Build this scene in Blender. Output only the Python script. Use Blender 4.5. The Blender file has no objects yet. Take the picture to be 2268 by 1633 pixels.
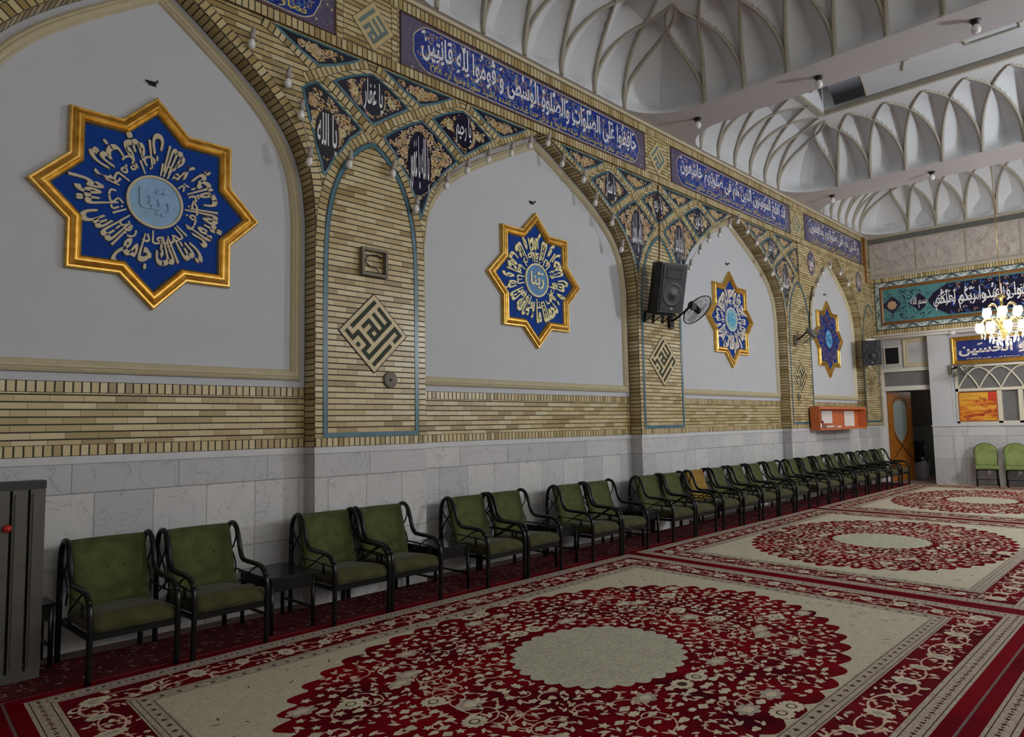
import bpy, bmesh, math, random
from mathutils import Vector, Matrix
from math import pi, sin, cos, radians, sqrt, floor, atan2, hypot

SC = bpy.context.scene
COL = SC.collection

# ------------------------------------------------------------ camera
CAM_H = 1.65
F_PX, YAW, PITCH, ROLL = 1567.8, 0.801824, 0.0808065, -0.0188725
fwd = Vector((sin(YAW) * cos(PITCH), cos(YAW) * cos(PITCH), sin(PITCH)))
rgt = Vector((cos(YAW), -sin(YAW), 0))
upv = rgt.cross(fwd)
rr = cos(ROLL) * rgt + sin(ROLL) * upv
uu = -sin(ROLL) * rgt + cos(ROLL) * upv
cam_data = bpy.data.cameras.new('camera')
cam = bpy.data.objects.new('camera', cam_data)
COL.objects.link(cam)
cam.matrix_world = Matrix(((rr.x, uu.x, -fwd.x, 0), (rr.y, uu.y, -fwd.y, 0), (rr.z, uu.z, -fwd.z, CAM_H), (0, 0, 0, 1)))
cam_data.sensor_fit = 'HORIZONTAL'
cam_data.sensor_width = 36.0
cam_data.lens = F_PX * 36.0 / 2268.0
cam_data.clip_start = 0.05
cam_data.clip_end = 200
SC.camera = cam

# ------------------------------------------------------------ world, lamps, exposure
w = bpy.data.worlds.new('world')
SC.world = w
w.use_nodes = True
w.node_tree.nodes['Background'].inputs[0].default_value = (0.75, 0.85, 1.0, 1)
w.node_tree.nodes['Background'].inputs[1].default_value = 0.3
SC.view_settings.view_transform = 'Standard'
SC.view_settings.look = 'None'
SC.view_settings.gamma = 1.0
SC.view_settings.use_curve_mapping = False
SC.view_settings.exposure = 0.0


def lamp(name, kind, loc, energy, color, size=0.3, rot=None, size_y=None):
    d = bpy.data.lights.new(name, kind)
    d.energy = energy
    d.color = color
    if kind == 'AREA':
        d.size = size
        if size_y:
            d.shape = 'RECTANGLE'
            d.size_y = size_y
    else:
        d.shadow_soft_size = size
    o = bpy.data.objects.new(name, d)
    COL.objects.link(o)
    o.location = loc
    if rot:
        o.rotation_euler = rot
    return o


# second chandelier of the hall, in the middle bay, outside the frame on the right
lamp('hall_chandelier_light', 'POINT', (13.4, -3.0, 3.9), 930, (0.89, 0.95, 1.0), 0.35)
# lit chandelier in the far bay: its own light sits with the chandelier builder below
# unseen fill light added along the opposite wall to even out the hall
lamp('hall_fill_light', 'AREA', (5.5, -8.3, 4.6), 900, (0.90, 0.95, 1.0), 15.0, (radians(-90), 0, 0), 2.2)

# ------------------------------------------------------------ measures of the hall (metres)
YF = 6.08       # face of the left wall's brick piers
YP = 6.28       # back of its niches
YS = 6.05       # face of the brick end bay, slightly proud
ZS = 6.46       # flat soffit of the ceiling
XU = 20.03      # far wall above the lintel
XL = 20.5       # far wall below the lintel
rnd = random.Random(7)


def lin(c):
    c = c / 255.0
    return c / 12.92 if c <= 0.04045 else ((c + 0.055) / 1.055) ** 2.4


def RGB(r, g, b):
    return (lin(r), lin(g), lin(b), 1.0)


# ------------------------------------------------------------ materials
class G:
    """small helper around one node material"""
    def __init__(s, name, rough=0.6, metal=0.0, spec=0.5, coat=0.0):
        s.mat = bpy.data.materials.new(name)
        s.mat.use_nodes = True
        s.nt = s.mat.node_tree
        s.b = s.nt.nodes['Principled BSDF']
        s.b.inputs['Roughness'].default_value = rough
        s.b.inputs['Metallic'].default_value = metal
        s.b.inputs['Specular IOR Level'].default_value = spec
        s.b.inputs['Coat Weight'].default_value = coat
        s.b.inputs['Coat Roughness'].default_value = 0.12

    def put(s, sock, v):
        if isinstance(v, bpy.types.NodeSocket):
            s.nt.links.new(v, sock)
        else:
            sock.default_value = v

    def ma(s, op, a, b=0.0, c=0.0):
        n = s.nt.nodes.new('ShaderNodeMath')
        n.operation = op
        s.put(n.inputs[0], a)
        s.put(n.inputs[1], b)
        s.put(n.inputs[2], c)
        return n.outputs[0]

    def tc(s, which='Object'):
        n = s.nt.nodes.new('ShaderNodeTexCoord')
        return n.outputs[which]

    def sep(s, v):
        n = s.nt.nodes.new('ShaderNodeSeparateXYZ')
        s.put(n.inputs[0], v)
        return n.outputs

    def comb(s, x, y, z):
        n = s.nt.nodes.new('ShaderNodeCombineXYZ')
        for i, q in enumerate((x, y, z)):
            s.put(n.inputs[i], q)
        return n.outputs[0]

    def noise(s, scale, vec=None, detail=3.0, rough=0.55, dist=0.0):
        n = s.nt.nodes.new('ShaderNodeTexNoise')
        n.inputs['Scale'].default_value = scale
        n.inputs['Detail'].default_value = detail
        n.inputs['Roughness'].default_value = rough
        n.inputs['Distortion'].default_value = dist
        s.put(n.inputs['Vector'], vec if vec is not None else s.tc())
        return n.outputs[0]

    def vor(s, scale, vec=None, out=0, feature='F1'):
        n = s.nt.nodes.new('ShaderNodeTexVoronoi')
        n.feature = feature
        n.inputs['Scale'].default_value = scale
        s.put(n.inputs['Vector'], vec if vec is not None else s.tc())
        return n.outputs[out]

    def wn(s, v):
        n = s.nt.nodes.new('ShaderNodeTexWhiteNoise')
        n.noise_dimensions = '1D'
        s.put(n.inputs['W'], v)
        return n.outputs[0]

    def ramp(s, f, stops):
        n = s.nt.nodes.new('ShaderNodeValToRGB')
        e = n.color_ramp.elements
        while len(e) < len(stops):
            e.new(0.5)
        for el, (p, c) in zip(e, stops):
            el.position = p
            el.color = c
        s.put(n.inputs[0], f)
        return n.outputs[0]

    def mix(s, f, a, b):
        n = s.nt.nodes.new('ShaderNodeMix')
        n.data_type = 'RGBA'
        s.put(n.inputs[0], f)
        s.put(n.inputs[6], a)
        s.put(n.inputs[7], b)
        return n.outputs[2]

    def bump(s, h, strength=0.4, dist=0.01):
        n = s.nt.nodes.new('ShaderNodeBump')
        n.inputs['Strength'].default_value = strength
        n.inputs['Distance'].default_value = dist
        s.put(n.inputs['Height'], h)
        s.nt.links.new(n.outputs[0], s.b.inputs['Normal'])

    def col(s, c):
        s.put(s.b.inputs['Base Color'], c)
        return s

    def rough(s, r):
        s.put(s.b.inputs['Roughness'], r)


def plain(name, c, rough=0.6, metal=0.0, var=0.08, scale=9.0, coat=0.0, bump=0.0, spec=0.5):
    g = G(name, rough, metal, spec, coat)
    n = g.noise(scale, detail=4.0)
    lo = tuple(x * (1 - var) for x in c[:3]) + (1,)
    hi = tuple(min(1, x * (1 + var)) for x in c[:3]) + (1,)
    g.col(g.ramp(n, [(0.3, lo), (0.7, hi)]))
    if bump:
        g.bump(g.noise(scale * 12, detail=3.0), bump, 0.004)
    return g.mat


def brick_nodes(g, u, v, bl, rh, mh, mv, half=True):
    """running bond in (u along, v up): returns colour-ready (mortar mask, joint mask, id)"""
    row = g.ma('FLOOR', g.ma('DIVIDE', v, rh))
    vf = g.ma('FRACT', g.ma('DIVIDE', v, rh))
    sh = g.ma('MULTIPLY', g.ma('FRACT', g.ma('MULTIPLY', row, 0.5)), 1.0) if half else 0.0
    jit = g.ma('MULTIPLY', g.wn(row), 0.22)
    uu_ = g.ma('ADD', g.ma('ADD', g.ma('DIVIDE', u, bl), sh), jit)
    uf = g.ma('FRACT', uu_)
    m1 = g.ma('LESS_THAN', vf, mh)
    m2 = g.ma('LESS_THAN', uf, mv)
    ident = g.ma('ADD', g.ma('FLOOR', uu_), g.ma('MULTIPLY', row, 37.31))
    return m1, m2, ident


BRICK_STOPS = [(0.0, RGB(150, 126, 76)), (0.3, RGB(190, 168, 118)), (0.65, RGB(204, 184, 138)), (1.0, RGB(214, 200, 160))]
GROUT = RGB(58, 54, 38)


def brick_flat(name='buff_brick', rh=0.0573, off=0.0):
    g = G(name, 0.32, coat=0.0, spec=0.5)
    x, y, z = g.sep(g.tc())
    xy = g.ma('ADD', x, y)
    m1, m2, ident = brick_nodes(g, xy, g.ma('SUBTRACT', z, off), 0.23, rh, 0.2, 0.02)
    c = g.ramp(g.wn(ident), BRICK_STOPS)
    c = g.mix(g.ma('MULTIPLY', g.noise(30.0, detail=4.0), 0.35), c, RGB(150, 134, 96))
    c = g.mix(g.ma('MULTIPLY', m2, 0.55), c, GROUT)
    c = g.mix(m1, c, GROUT)
    g.col(c)
    m = g.ma('MAXIMUM', m1, m2)
    g.rough(g.ma('ADD', g.ma('MULTIPLY', m, 0.5), 0.3))
    g.bump(g.ma('SUBTRACT', 1.0, m), 0.7, 0.006)
    return g.mat


def brick_strip(name='soldier_brick', bw=0.062):
    """one brick across, joints along uv.x (in metres)"""
    g = G(name, 0.34)
    u, v, _ = g.sep(g.tc('UV'))
    t = g.ma('DIVIDE', u, bw)
    m = g.ma('LESS_THAN', g.ma('FRACT', t), 0.2)
    e = g.ma('MAXIMUM', g.ma('LESS_THAN', v, 0.05), g.ma('GREATER_THAN', v, 0.95))
    c = g.ramp(g.wn(g.ma('FLOOR', t)), BRICK_STOPS)
    c = g.mix(g.ma('MULTIPLY', g.noise(30.0, detail=4.0), 0.35), c, RGB(150, 134, 96))
    mm = g.ma('MAXIMUM', m, e)
    c = g.mix(mm, c, GROUT)
    g.col(c)
    g.rough(g.ma('ADD', g.ma('MULTIPLY', mm, 0.5), 0.3))
    g.bump(g.ma('SUBTRACT', 1.0, mm), 0.7, 0.006)
    return g.mat


def marble_mat():
    g = G('white_marble', 0.22, spec=0.45)
    v = g.tc()
    x, y, z = g.sep(v)
    xy = g.ma('ADD', x, g.ma('MULTIPLY', y, 1.0))
    up = g.ma('GREATER_THAN', z, 1.19)
    lo = g.ma('LESS_THAN', z, 0.62)
    wdt = g.ma('ADD', 0.44, g.ma('MULTIPLY', up, 0.36))
    t = g.ma('DIVIDE', g.ma('ADD', xy, -6.28 + 0.02), wdt)
    jv = g.ma('LESS_THAN', g.ma('FRACT', t), g.ma('DIVIDE', 0.007, wdt))
    jh = g.ma('MAXIMUM', g.ma('LESS_THAN', g.ma('ABSOLUTE', g.ma('SUBTRACT', z, 1.19)), 0.0045),
              g.ma('LESS_THAN', g.ma('ABSOLUTE', g.ma('SUBTRACT', z, 0.62)), 0.0035))
    j = g.ma('MAXIMUM', jv, jh)
    ident = g.ma('ADD', g.ma('FLOOR', t), g.ma('ADD', g.ma('MULTIPLY', up, 91.7), g.ma('MULTIPLY', lo, 47.3)))
    tone = g.ramp(g.wn(ident), [(0.0, RGB(186, 186, 188)), (0.5, RGB(202, 200, 200)), (1.0, RGB(212, 210, 206))])
    n = g.noise(2.2, v, 8.0, 0.62, 1.6)
    vein = g.ma('LESS_THAN', g.ma('ABSOLUTE', g.ma('SUBTRACT', n, 0.5)), 0.006)
    cloud = g.noise(5.0, v, 6.0, 0.6, 0.4)
    c = g.mix(g.ma('MULTIPLY', cloud, 0.45), tone, RGB(168, 168, 172))
    c = g.mix(g.ma('MULTIPLY', vein, 0.4), c, RGB(110, 112, 118))
    spot = g.ma('GREATER_THAN', g.noise(26.0, v, 5.0, 0.7), 0.68)
    c = g.mix(g.ma('MULTIPLY', spot, 0.35), c, RGB(120, 120, 124))
    c = g.mix(g.ma('MULTIPLY', j, 0.7), c, RGB(96, 96, 96))
    g.col(c)
    g.rough(g.ma('ADD', 0.24, g.ma('MULTIPLY', j, 0.4)))
    g.bump(g.ma('SUBTRACT', 1.0, j), 0.5, 0.004)
    return g.mat


def gold_mat():
    g = G('gilded_wood', 0.3, 0.85)
    n = g.noise(14.0, detail=5.0)
    g.col(g.ramp(n, [(0.25, RGB(188, 142, 58)), (0.55, RGB(222, 182, 96)), (0.85, RGB(240, 212, 140))]))
    g.rough(g.ma('ADD', 0.22, g.ma('MULTIPLY', n, 0.22)))
    return g.mat


def tile_ground(name, a, b, c3, scale=16.0, rough=0.18):
    """glazed tile ground with small painted flecks"""
    g = G(name, rough, coat=0.3)
    v = g.tc()
    n = g.noise(scale, v, 4.0, 0.65, 1.2)
    n2 = g.noise(scale * 1.9, v, 3.0, 0.6, 2.0)
    c = g.ramp(n, [(0.36, a), (0.52, b), (0.66, a)])
    c = g.mix(g.ma('GREATER_THAN', n2, 0.63), c, c3)
    g.col(c)
    return g.mat


def velvet(name, lo, hi):
    g = G(name, 0.85, spec=0.15)
    n = g.noise(7.0, detail=5.0, dist=0.6)
    n2 = g.noise(160.0, detail=2.0)
    c = g.ramp(n, [(0.3, lo), (0.7, hi)])
    g.col(g.mix(g.ma('MULTIPLY', n2, 0.25), c, lo))
    g.b.inputs['Sheen Weight'].default_value = 0.08
    g.bump(n2, 0.25, 0.002)
    return g.mat


def wood(name, lo, hi, scale=6.0, rough=0.35):
    g = G(name, rough)
    x, y, z = g.sep(g.tc())
    v = g.comb(g.ma('MULTIPLY', x, 9.0), g.ma('MULTIPLY', y, 9.0), z)
    n = g.noise(scale, v, 5.0, 0.6, 0.8)
    g.col(g.ramp(n, [(0.25, lo), (0.75, hi)]))
    return g.mat


def rug_pile(name, a, b, c, scale=2.0, fine=220.0):
    g = G(name, 1.0, spec=0.04)
    n = g.noise(scale, detail=5.0, rough=0.6)
    n2 = g.noise(fine, detail=2.0)
    k = g.ramp(n, [(0.32, a), (0.5, b), (0.68, c)])
    g.col(g.mix(g.ma('MULTIPLY', n2, 0.3), k, a))
    g.bump(n2, 0.5, 0.004)
    return g.mat


def cream_pile(name, base, mark, mark2, sc=26.0):
    g = G(name, 1.0, spec=0.04)
    v = g.tc()
    n = g.noise(sc, v, 4.0, 0.7, 1.8)
    n3 = g.noise(sc * 0.55, v, 3.0, 0.6, 2.6)
    line = g.ma('LESS_THAN', g.ma('ABSOLUTE', g.ma('SUBTRACT', n3, 0.5)), 0.018)
    c = g.ramp(n, [(0.36, base), (0.60, mark)])
    spk = g.ma('GREATER_THAN', g.noise(sc * 2.3, v, 2.0, 0.6, 1.0), 0.62)
    c = g.mix(g.ma('MULTIPLY', spk, 0.35), c, mark2)
    c = g.mix(g.ma('MULTIPLY', line, 0.6), c, mark2)
    n2 = g.noise(240.0, v, 2.0)
    c = g.mix(g.ma('MULTIPLY', n2, 0.25), c, mark)
    g.col(c)
    g.bump(n2, 0.5, 0.004)
    return g.mat


def glow(name, c, strength):
    g = G(name, 0.4)
    g.col((0.9, 0.9, 0.88, 1))
    g.b.inputs['Emission Color'].default_value = c
    g.b.inputs['Emission Strength'].default_value = strength
    return g.mat


M = {}
M['plaster'] = plain('white_plaster', RGB(190, 192, 197), 0.75, var=0.02, scale=3.0, bump=0.12)
M['vault'] = plain('vault_plaster', RGB(204, 206, 209), 0.8, var=0.02, scale=3.0)
M['rib'] = plain('rib_plaster', RGB(164, 157, 143), 0.75, var=0.06, scale=8.0)
M['soffit'] = plain('soffit_plaster', RGB(186, 182, 184), 0.8, var=0.02, scale=3.0)
M['cream'] = plain('cream_paint', RGB(198, 188, 158), 0.5, var=0.05, scale=12.0)
M['brick'] = brick_flat()
M['soldier'] = brick_strip()
M['course'] = brick_strip('coursed_brick', 0.0573)
M['marble'] = marble_mat()
M['cap'] = plain('marble_cap', RGB(198, 198, 200), 0.25, var=0.06, scale=6.0)
M['turq'] = plain('turquoise_glaze', RGB(66, 108, 122), 0.3, var=0.22, scale=7.0, coat=0.15)
M['navyline'] = plain('navy_line', RGB(20, 26, 50), 0.2, var=0.1, coat=0.3)
M['navy'] = plain('navy_glaze', RGB(20, 18, 44), 0.16, var=0.35, scale=10.0, coat=0.4)
M['black_tile'] = plain('black_glaze', RGB(24, 22, 30), 0.2, var=0.3, scale=10.0, coat=0.3)
M['cobalt'] = tile_ground('cobalt_glaze', RGB(22, 30, 104), RGB(40, 66, 160), RGB(20, 22, 70), 18.0)
M['violet'] = tile_ground('violet_glaze', RGB(82, 76, 104), RGB(98, 90, 116), RGB(150, 138, 140), 22.0)
M['indigo'] = tile_ground('indigo_glaze', RGB(62, 58, 98), RGB(80, 74, 118), RGB(48, 44, 86), 22.0)
M['sky'] = plain('sky_glaze', RGB(70, 118, 190), 0.2, var=0.2, coat=0.3)
M['white_tile'] = plain('white_glaze', RGB(226, 226, 228), 0.2, var=0.03, coat=0.2)
M['yellow_tile'] = plain('yellow_glaze', RGB(206, 190, 96), 0.25, var=0.1)
M['ochre'] = plain('ochre_glaze', RGB(190, 152, 84), 0.25, var=0.25, scale=20.0)
M['bone'] = plain('bone_glaze', RGB(196, 186, 150), 0.25, var=0.15, scale=20.0)
M['rose'] = plain('rose_glaze', RGB(186, 150, 130), 0.25, var=0.2, scale=20.0)
M['green_kufic'] = plain('dark_green_glaze', RGB(38, 46, 26), 0.5, var=0.25, scale=14.0, spec=0.2)
M['kufic_ground'] = plain('pale_brick_ground', RGB(196, 176, 130), 0.4, var=0.12, scale=14.0)
M['grey_kufic'] = plain('grey_turquoise_glaze', RGB(104, 124, 122), 0.22, var=0.15, scale=14.0, coat=0.2)
M['gold'] = gold_mat()
M['star_blue'] = plain('royal_blue_panel', RGB(4, 56, 140), 0.65, var=0.06, scale=5.0, spec=0.15)
M['star_disc'] = plain('pale_blue_disc', RGB(128, 166, 200), 0.45, var=0.12, scale=18.0)
M['disc_steel'] = plain('steel_blue_disc', RGB(70, 120, 170), 0.45, var=0.12, scale=18.0)
M['disc_cyan'] = plain('cyan_disc', RGB(90, 178, 226), 0.45, var=0.12, scale=18.0)
M['disc_mint'] = plain('mint_disc', RGB(120, 176, 186), 0.45, var=0.12, scale=18.0)
M['letter_beige'] = plain('beige_lettering', RGB(196, 182, 152), 0.5, var=0.05)
M['letter_cream'] = plain('cream_lettering', RGB(236, 226, 172), 0.5, var=0.06)
M['letter_white'] = plain('white_lettering', RGB(232, 222, 210), 0.5, var=0.04)
M['letter_mauve'] = plain('mauve_lettering', RGB(98, 84, 120), 0.5, var=0.08)
M['shadow_navy'] = plain('painted_letter_shadow', RGB(16, 26, 62), 0.5, var=0.05)
M['black_metal'] = plain('black_enamel', RGB(20, 21, 22), 0.28, 0.3, var=0.2, scale=20.0)
M['black_plastic'] = plain('black_plastic', RGB(22, 22, 25), 0.45, var=0.15, scale=30.0)
M['dark_grille'] = plain('dark_grille', RGB(44, 44, 50), 0.6, 0.2, var=0.25, scale=60.0)
M['green_cloth'] = velvet('olive_green_velvet', RGB(58, 66, 34), RGB(84, 92, 52))
M['green_seat'] = velvet('worn_olive_velvet', RGB(58, 58, 32), RGB(82, 78, 48))
M['brown_cloth'] = velvet('tan_velvet', RGB(118, 90, 34), RGB(158, 126, 60))
M['pale_green'] = velvet('moss_green_cloth', RGB(106, 120, 66), RGB(136, 148, 92))
M['dark_green'] = plain('dark_green_piping', RGB(36, 44, 18), 0.8, var=0.2)
M['orange_wood'] = wood('orange_melamine', RGB(178, 88, 44), RGB(204, 112, 64), 3.0, 0.45)
M['door_wood'] = wood('walnut_door', RGB(122, 70, 22), RGB(168, 104, 38), 3.0, 0.35)
M['frame_wood'] = wood('brown_wood', RGB(94, 58, 22), RGB(150, 98, 44), 3.0, 0.35)
M['dark_wood'] = plain('dark_carving', RGB(70, 38, 16), 0.5, var=0.2)
M['white_paint'] = plain('white_paint', RGB(214, 210, 204), 0.45, var=0.03)
M['ivory_frame'] = plain('ivory_frame', RGB(210, 204, 186), 0.4, var=0.03)
M['grey_glass'] = plain('grey_frosted_glass', RGB(112, 112, 112), 0.12, var=0.1, scale=2.0, spec=0.6)
M['door_glass'] = plain('pebbled_glass', RGB(128, 138, 134), 0.3, var=0.25, scale=60.0, bump=0.6)
M['radiator'] = plain('grey_enamel', RGB(82, 79, 72), 0.4, 0.2, var=0.15, scale=3.0)
M['red'] = plain('red_plastic', RGB(170, 30, 30), 0.4, var=0.1)
M['steel'] = plain('grey_steel', RGB(130, 130, 126), 0.35, 0.7, var=0.1)
M['box_frame'] = plain('weathered_frame', RGB(118, 110, 96), 0.6, var=0.15, scale=20.0)
M['bulb'] = plain('clear_bulb', RGB(226, 226, 226), 0.1, var=0.02, coat=0.4)
M['socket'] = plain('grey_socket', RGB(168, 160, 152), 0.5, var=0.1)
M['paper'] = plain('white_paper', RGB(214, 208, 204), 0.8, var=0.04, scale=60.0)
M['red_book'] = plain('dark_red_cover', RGB(120, 30, 36), 0.5, var=0.1)
M['tan_book'] = plain('tan_cover', RGB(130, 98, 70), 0.6, var=0.15)
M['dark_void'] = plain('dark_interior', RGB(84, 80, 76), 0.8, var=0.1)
M['dado_grey'] = plain('grey_green_dado', RGB(108, 112, 106), 0.5, var=0.12)
M['bin_white'] = plain('white_bin', RGB(196, 198, 208), 0.4, var=0.04)
M['bag'] = plain('black_bag', RGB(18, 18, 22), 0.4, var=0.2)
M['brass'] = plain('brass', RGB(206, 180, 116), 0.25, 0.9, var=0.1)
M['crystal'] = plain('crystal', RGB(220, 226, 226), 0.05, var=0.05, coat=0.5)
M['shade'] = glow('lit_glass_shade', (1.0, 0.97, 0.90, 1), 4.0)
M['wall_blank'] = plain('hall_paint', RGB(196, 192, 184), 0.8, var=0.03, scale=2.0)
M['floor'] = plain('screed', RGB(120, 96, 90), 0.8, var=0.1, scale=2.0)
M['rug_red'] = rug_pile('crimson_pile', RGB(62, 4, 18), RGB(112, 5, 20), RGB(140, 10, 24), 1.6)  # shadow and wetness mixed into the crimson as darker noise patches
M['runner'] = rug_pile('faded_wine_pile', RGB(70, 34, 36), RGB(92, 44, 46), RGB(104, 54, 54), 2.6)
M['runner_flower'] = rug_pile('faded_pink_pile', RGB(128, 92, 86), RGB(146, 108, 98), RGB(156, 118, 106), 6.0)
M['rug_dark'] = rug_pile('wine_pile', RGB(76, 10, 20), RGB(104, 14, 26), RGB(122, 22, 32), 2.2)
M['rug_edge'] = rug_pile('red_selvedge', RGB(84, 4, 16), RGB(118, 6, 22), RGB(132, 12, 26), 1.2)
M['rug_cream'] = cream_pile('cream_field_pile', RGB(214, 206, 182), RGB(190, 182, 158), RGB(152, 146, 128))
M['rug_centre'] = cream_pile('cream_medallion_pile', RGB(212, 208, 184), RGB(182, 178, 158), RGB(138, 136, 124), 20.0)
M['rug_guard'] = cream_pile('guard_band_pile', RGB(206, 194, 174), RGB(170, 156, 142), RGB(110, 94, 90), 34.0)
M['rug_flower'] = rug_pile('pale_flower_pile', RGB(192, 178, 150), RGB(212, 202, 176), RGB(222, 212, 188), 8.0)
M['rug_pink'] = rug_pile('pink_vine_pile', RGB(196, 158, 142), RGB(212, 180, 160), RGB(220, 190, 170), 8.0)
M['rug_line'] = rug_pile('brown_line_pile', RGB(60, 44, 40), RGB(78, 58, 52), RGB(88, 66, 58), 8.0)


# ------------------------------------------------------------ mesh helpers
class MB:
    """collects faces for ONE mesh"""
    def __init__(s):
        s.v, s.f, s.mi, s.uv, s.sm = [], [], [], [], []
        s.k = 0

    def lift(s):
        """paint layers never lie exactly in one plane"""
        s.k = (s.k + 1) % 13
        return s.k * 3e-5

    def face(s, pts, mat=0, uv=None, smooth=False):
        i = len(s.v)
        s.v.extend([tuple(p) for p in pts])
        s.f.append(tuple(range(i, i + len(pts))))
        s.mi.append(mat)
        s.uv.append(uv)
        s.sm.append(smooth)

    def idx(s, verts, faces, mat=0, smooth=False):
        i = len(s.v)
        s.v.extend([tuple(p) for p in verts])
        for f in faces:
            s.f.append(tuple(i + k for k in f))
            s.mi.append(mat)
            s.uv.append(None)
            s.sm.append(smooth)

    def box(s, x0, x1, y0, y1, z0, z1, mat=0):
        x0, x1 = min(x0, x1), max(x0, x1)
        y0, y1 = min(y0, y1), max(y0, y1)
        z0, z1 = min(z0, z1), max(z0, z1)
        v = [(x0, y0, z0), (x1, y0, z0), (x1, y1, z0), (x0, y1, z0), (x0, y0, z1), (x1, y0, z1), (x1, y1, z1), (x0, y1, z1)]
        s.idx(v, [(3, 2, 1, 0), (4, 5, 6, 7), (0, 1, 5, 4), (1, 2, 6, 5), (2, 3, 7, 6), (3, 0, 4, 7)], mat)

    def tube(s, path, r, n=8, mat=0, closed=False, caps=True):
        P = [Vector(p) for p in path]
        m = len(P)
        rad = r if isinstance(r, (list, tuple)) else [r] * m
        rings = []
        prev = None
        for i in range(m):
            if closed:
                t = P[(i + 1) % m] - P[i - 1]
            else:
                t = P[min(i + 1, m - 1)] - P[max(i - 1, 0)]
            t = t.normalized() if t.length > 1e-9 else Vector((0, 0, 1))
            if prev is None:
                a = Vector((0, 0, 1)) if abs(t.z) < 0.9 else Vector((1, 0, 0))
                nrm = t.cross(a).normalized()
            else:
                nrm = (prev - t * prev.dot(t))
                nrm = nrm.normalized() if nrm.length > 1e-6 else t.orthogonal().normalized()
            prev = nrm
            bi = t.cross(nrm)
            rings.append([P[i] + rad[i] * (cos(2 * pi * k / n) * nrm + sin(2 * pi * k / n) * bi) for k in range(n)])
        i0 = len(s.v)
        for R_ in rings:
            s.v.extend([tuple(p) for p in R_])
        for i in range(m if closed else m - 1):
            a = i0 + i * n
            b = i0 + ((i + 1) % m) * n
            for k in range(n):
                s.f.append((a + k, a + (k + 1) % n, b + (k + 1) % n, b + k))
                s.mi.append(mat)
                s.uv.append(None)
                s.sm.append(True)
        if caps and not closed:
            s.f.append(tuple(i0 + k for k in reversed(range(n))))
            s.f.append(tuple(i0 + (m - 1) * n + k for k in range(n)))
            for _ in range(2):
                s.mi.append(mat)
                s.uv.append(None)
                s.sm.append(False)

    def lathe(s, prof, c=(0, 0, 0), n=16, mat=0, axis='z', smooth=True):
        i0 = len(s.v)
        for (r, h) in prof:
            for k in range(n):
                a = 2 * pi * k / n
                if axis == 'z':
                    p = (c[0] + r * cos(a), c[1] + r * sin(a), c[2] + h)
                elif axis == 'y':
                    p = (c[0] + r * cos(a), c[1] - h, c[2] + r * sin(a))
                else:
                    p = (c[0] + h, c[1] + r * cos(a), c[2] + r * sin(a))
                s.v.append(p)
        for j in range(len(prof) - 1):
            a, b = i0 + j * n, i0 + (j + 1) * n
            for k in range(n):
                s.f.append((a + k, a + (k + 1) % n, b + (k + 1) % n, b + k))
                s.mi.append(mat)
                s.uv.append(None)
                s.sm.append(smooth)

    # --- wall drawings: (x, z) outline at distance d in front of local y = 0
    def flat(s, poly, d, mat=0):
        d += s.lift()
        s.face([(x, -d, z) for x, z in poly], mat)

    def plate(s, poly, d0, d1, mat=0, side=None):
        side = mat if side is None else side
        s.flat(poly, d1, mat)
        n = len(poly)
        for i in range(n):
            a, b = poly[i], poly[(i + 1) % n]
            s.face([(a[0], -d1, a[1]), (a[0], -d0, a[1]), (b[0], -d0, b[1]), (b[0], -d1, b[1])], side)

    def ring(s, pa, pb, da, db, mat=0):
        n = len(pa)
        for i in range(n):
            j = (i + 1) % n
            s.face([(pa[i][0], -da, pa[i][1]), (pa[j][0], -da, pa[j][1]), (pb[j][0], -db, pb[j][1]), (pb[i][0], -db, pb[i][1])], mat)

    def line(s, pts, wd, d, mat=0, taper=False, closed=False):
        """flat ribbon along (x, z) points"""
        d += s.lift()
        n = len(pts)
        L, R_ = [], []
        for i in range(n):
            a = pts[i - 1] if (i > 0 or closed) else pts[i]
            b = pts[(i + 1) % n] if (i < n - 1 or closed) else pts[i]
            tx, tz = b[0] - a[0], b[1] - a[1]
            l = hypot(tx, tz) or 1.0
            k = wd / 2
            if taper:
                k *= 0.35 + 0.65 * sin(pi * min(max(i / (n - 1), 0.06), 0.94))
            nx, nz = -tz / l * k, tx / l * k
            L.append((pts[i][0] + nx, -d, pts[i][1] + nz))
            R_.append((pts[i][0] - nx, -d, pts[i][1] - nz))
        for i in range(n if closed else n - 1):
            j = (i + 1) % n
            s.face([R_[i], R_[j], L[j], L[i]], mat)

    def band(s, pts, wd, d, mat=0, side=False, u0=0.0):
        """ribbon with uv: u = metres along, v across (brick courses)"""
        d += s.lift() * 3
        n = len(pts)
        L, R_, U = [], [], [u0]
        for i in range(n):
            a = pts[max(i - 1, 0)]
            b = pts[min(i + 1, n - 1)]
            tx, tz = b[0] - a[0], b[1] - a[1]
            l = hypot(tx, tz) or 1.0
            nx, nz = -tz / l * wd / 2, tx / l * wd / 2
            L.append((pts[i][0] + nx, -d, pts[i][1] + nz))
            R_.append((pts[i][0] - nx, -d, pts[i][1] - nz))
            if i:
                U.append(U[-1] + hypot(pts[i][0] - pts[i - 1][0], pts[i][1] - pts[i - 1][1]))
        for i in range(n - 1):
            s.face([R_[i], R_[i + 1], L[i + 1], L[i]], mat, [(U[i], 0), (U[i + 1], 0), (U[i + 1], 1), (U[i], 1)])

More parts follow.
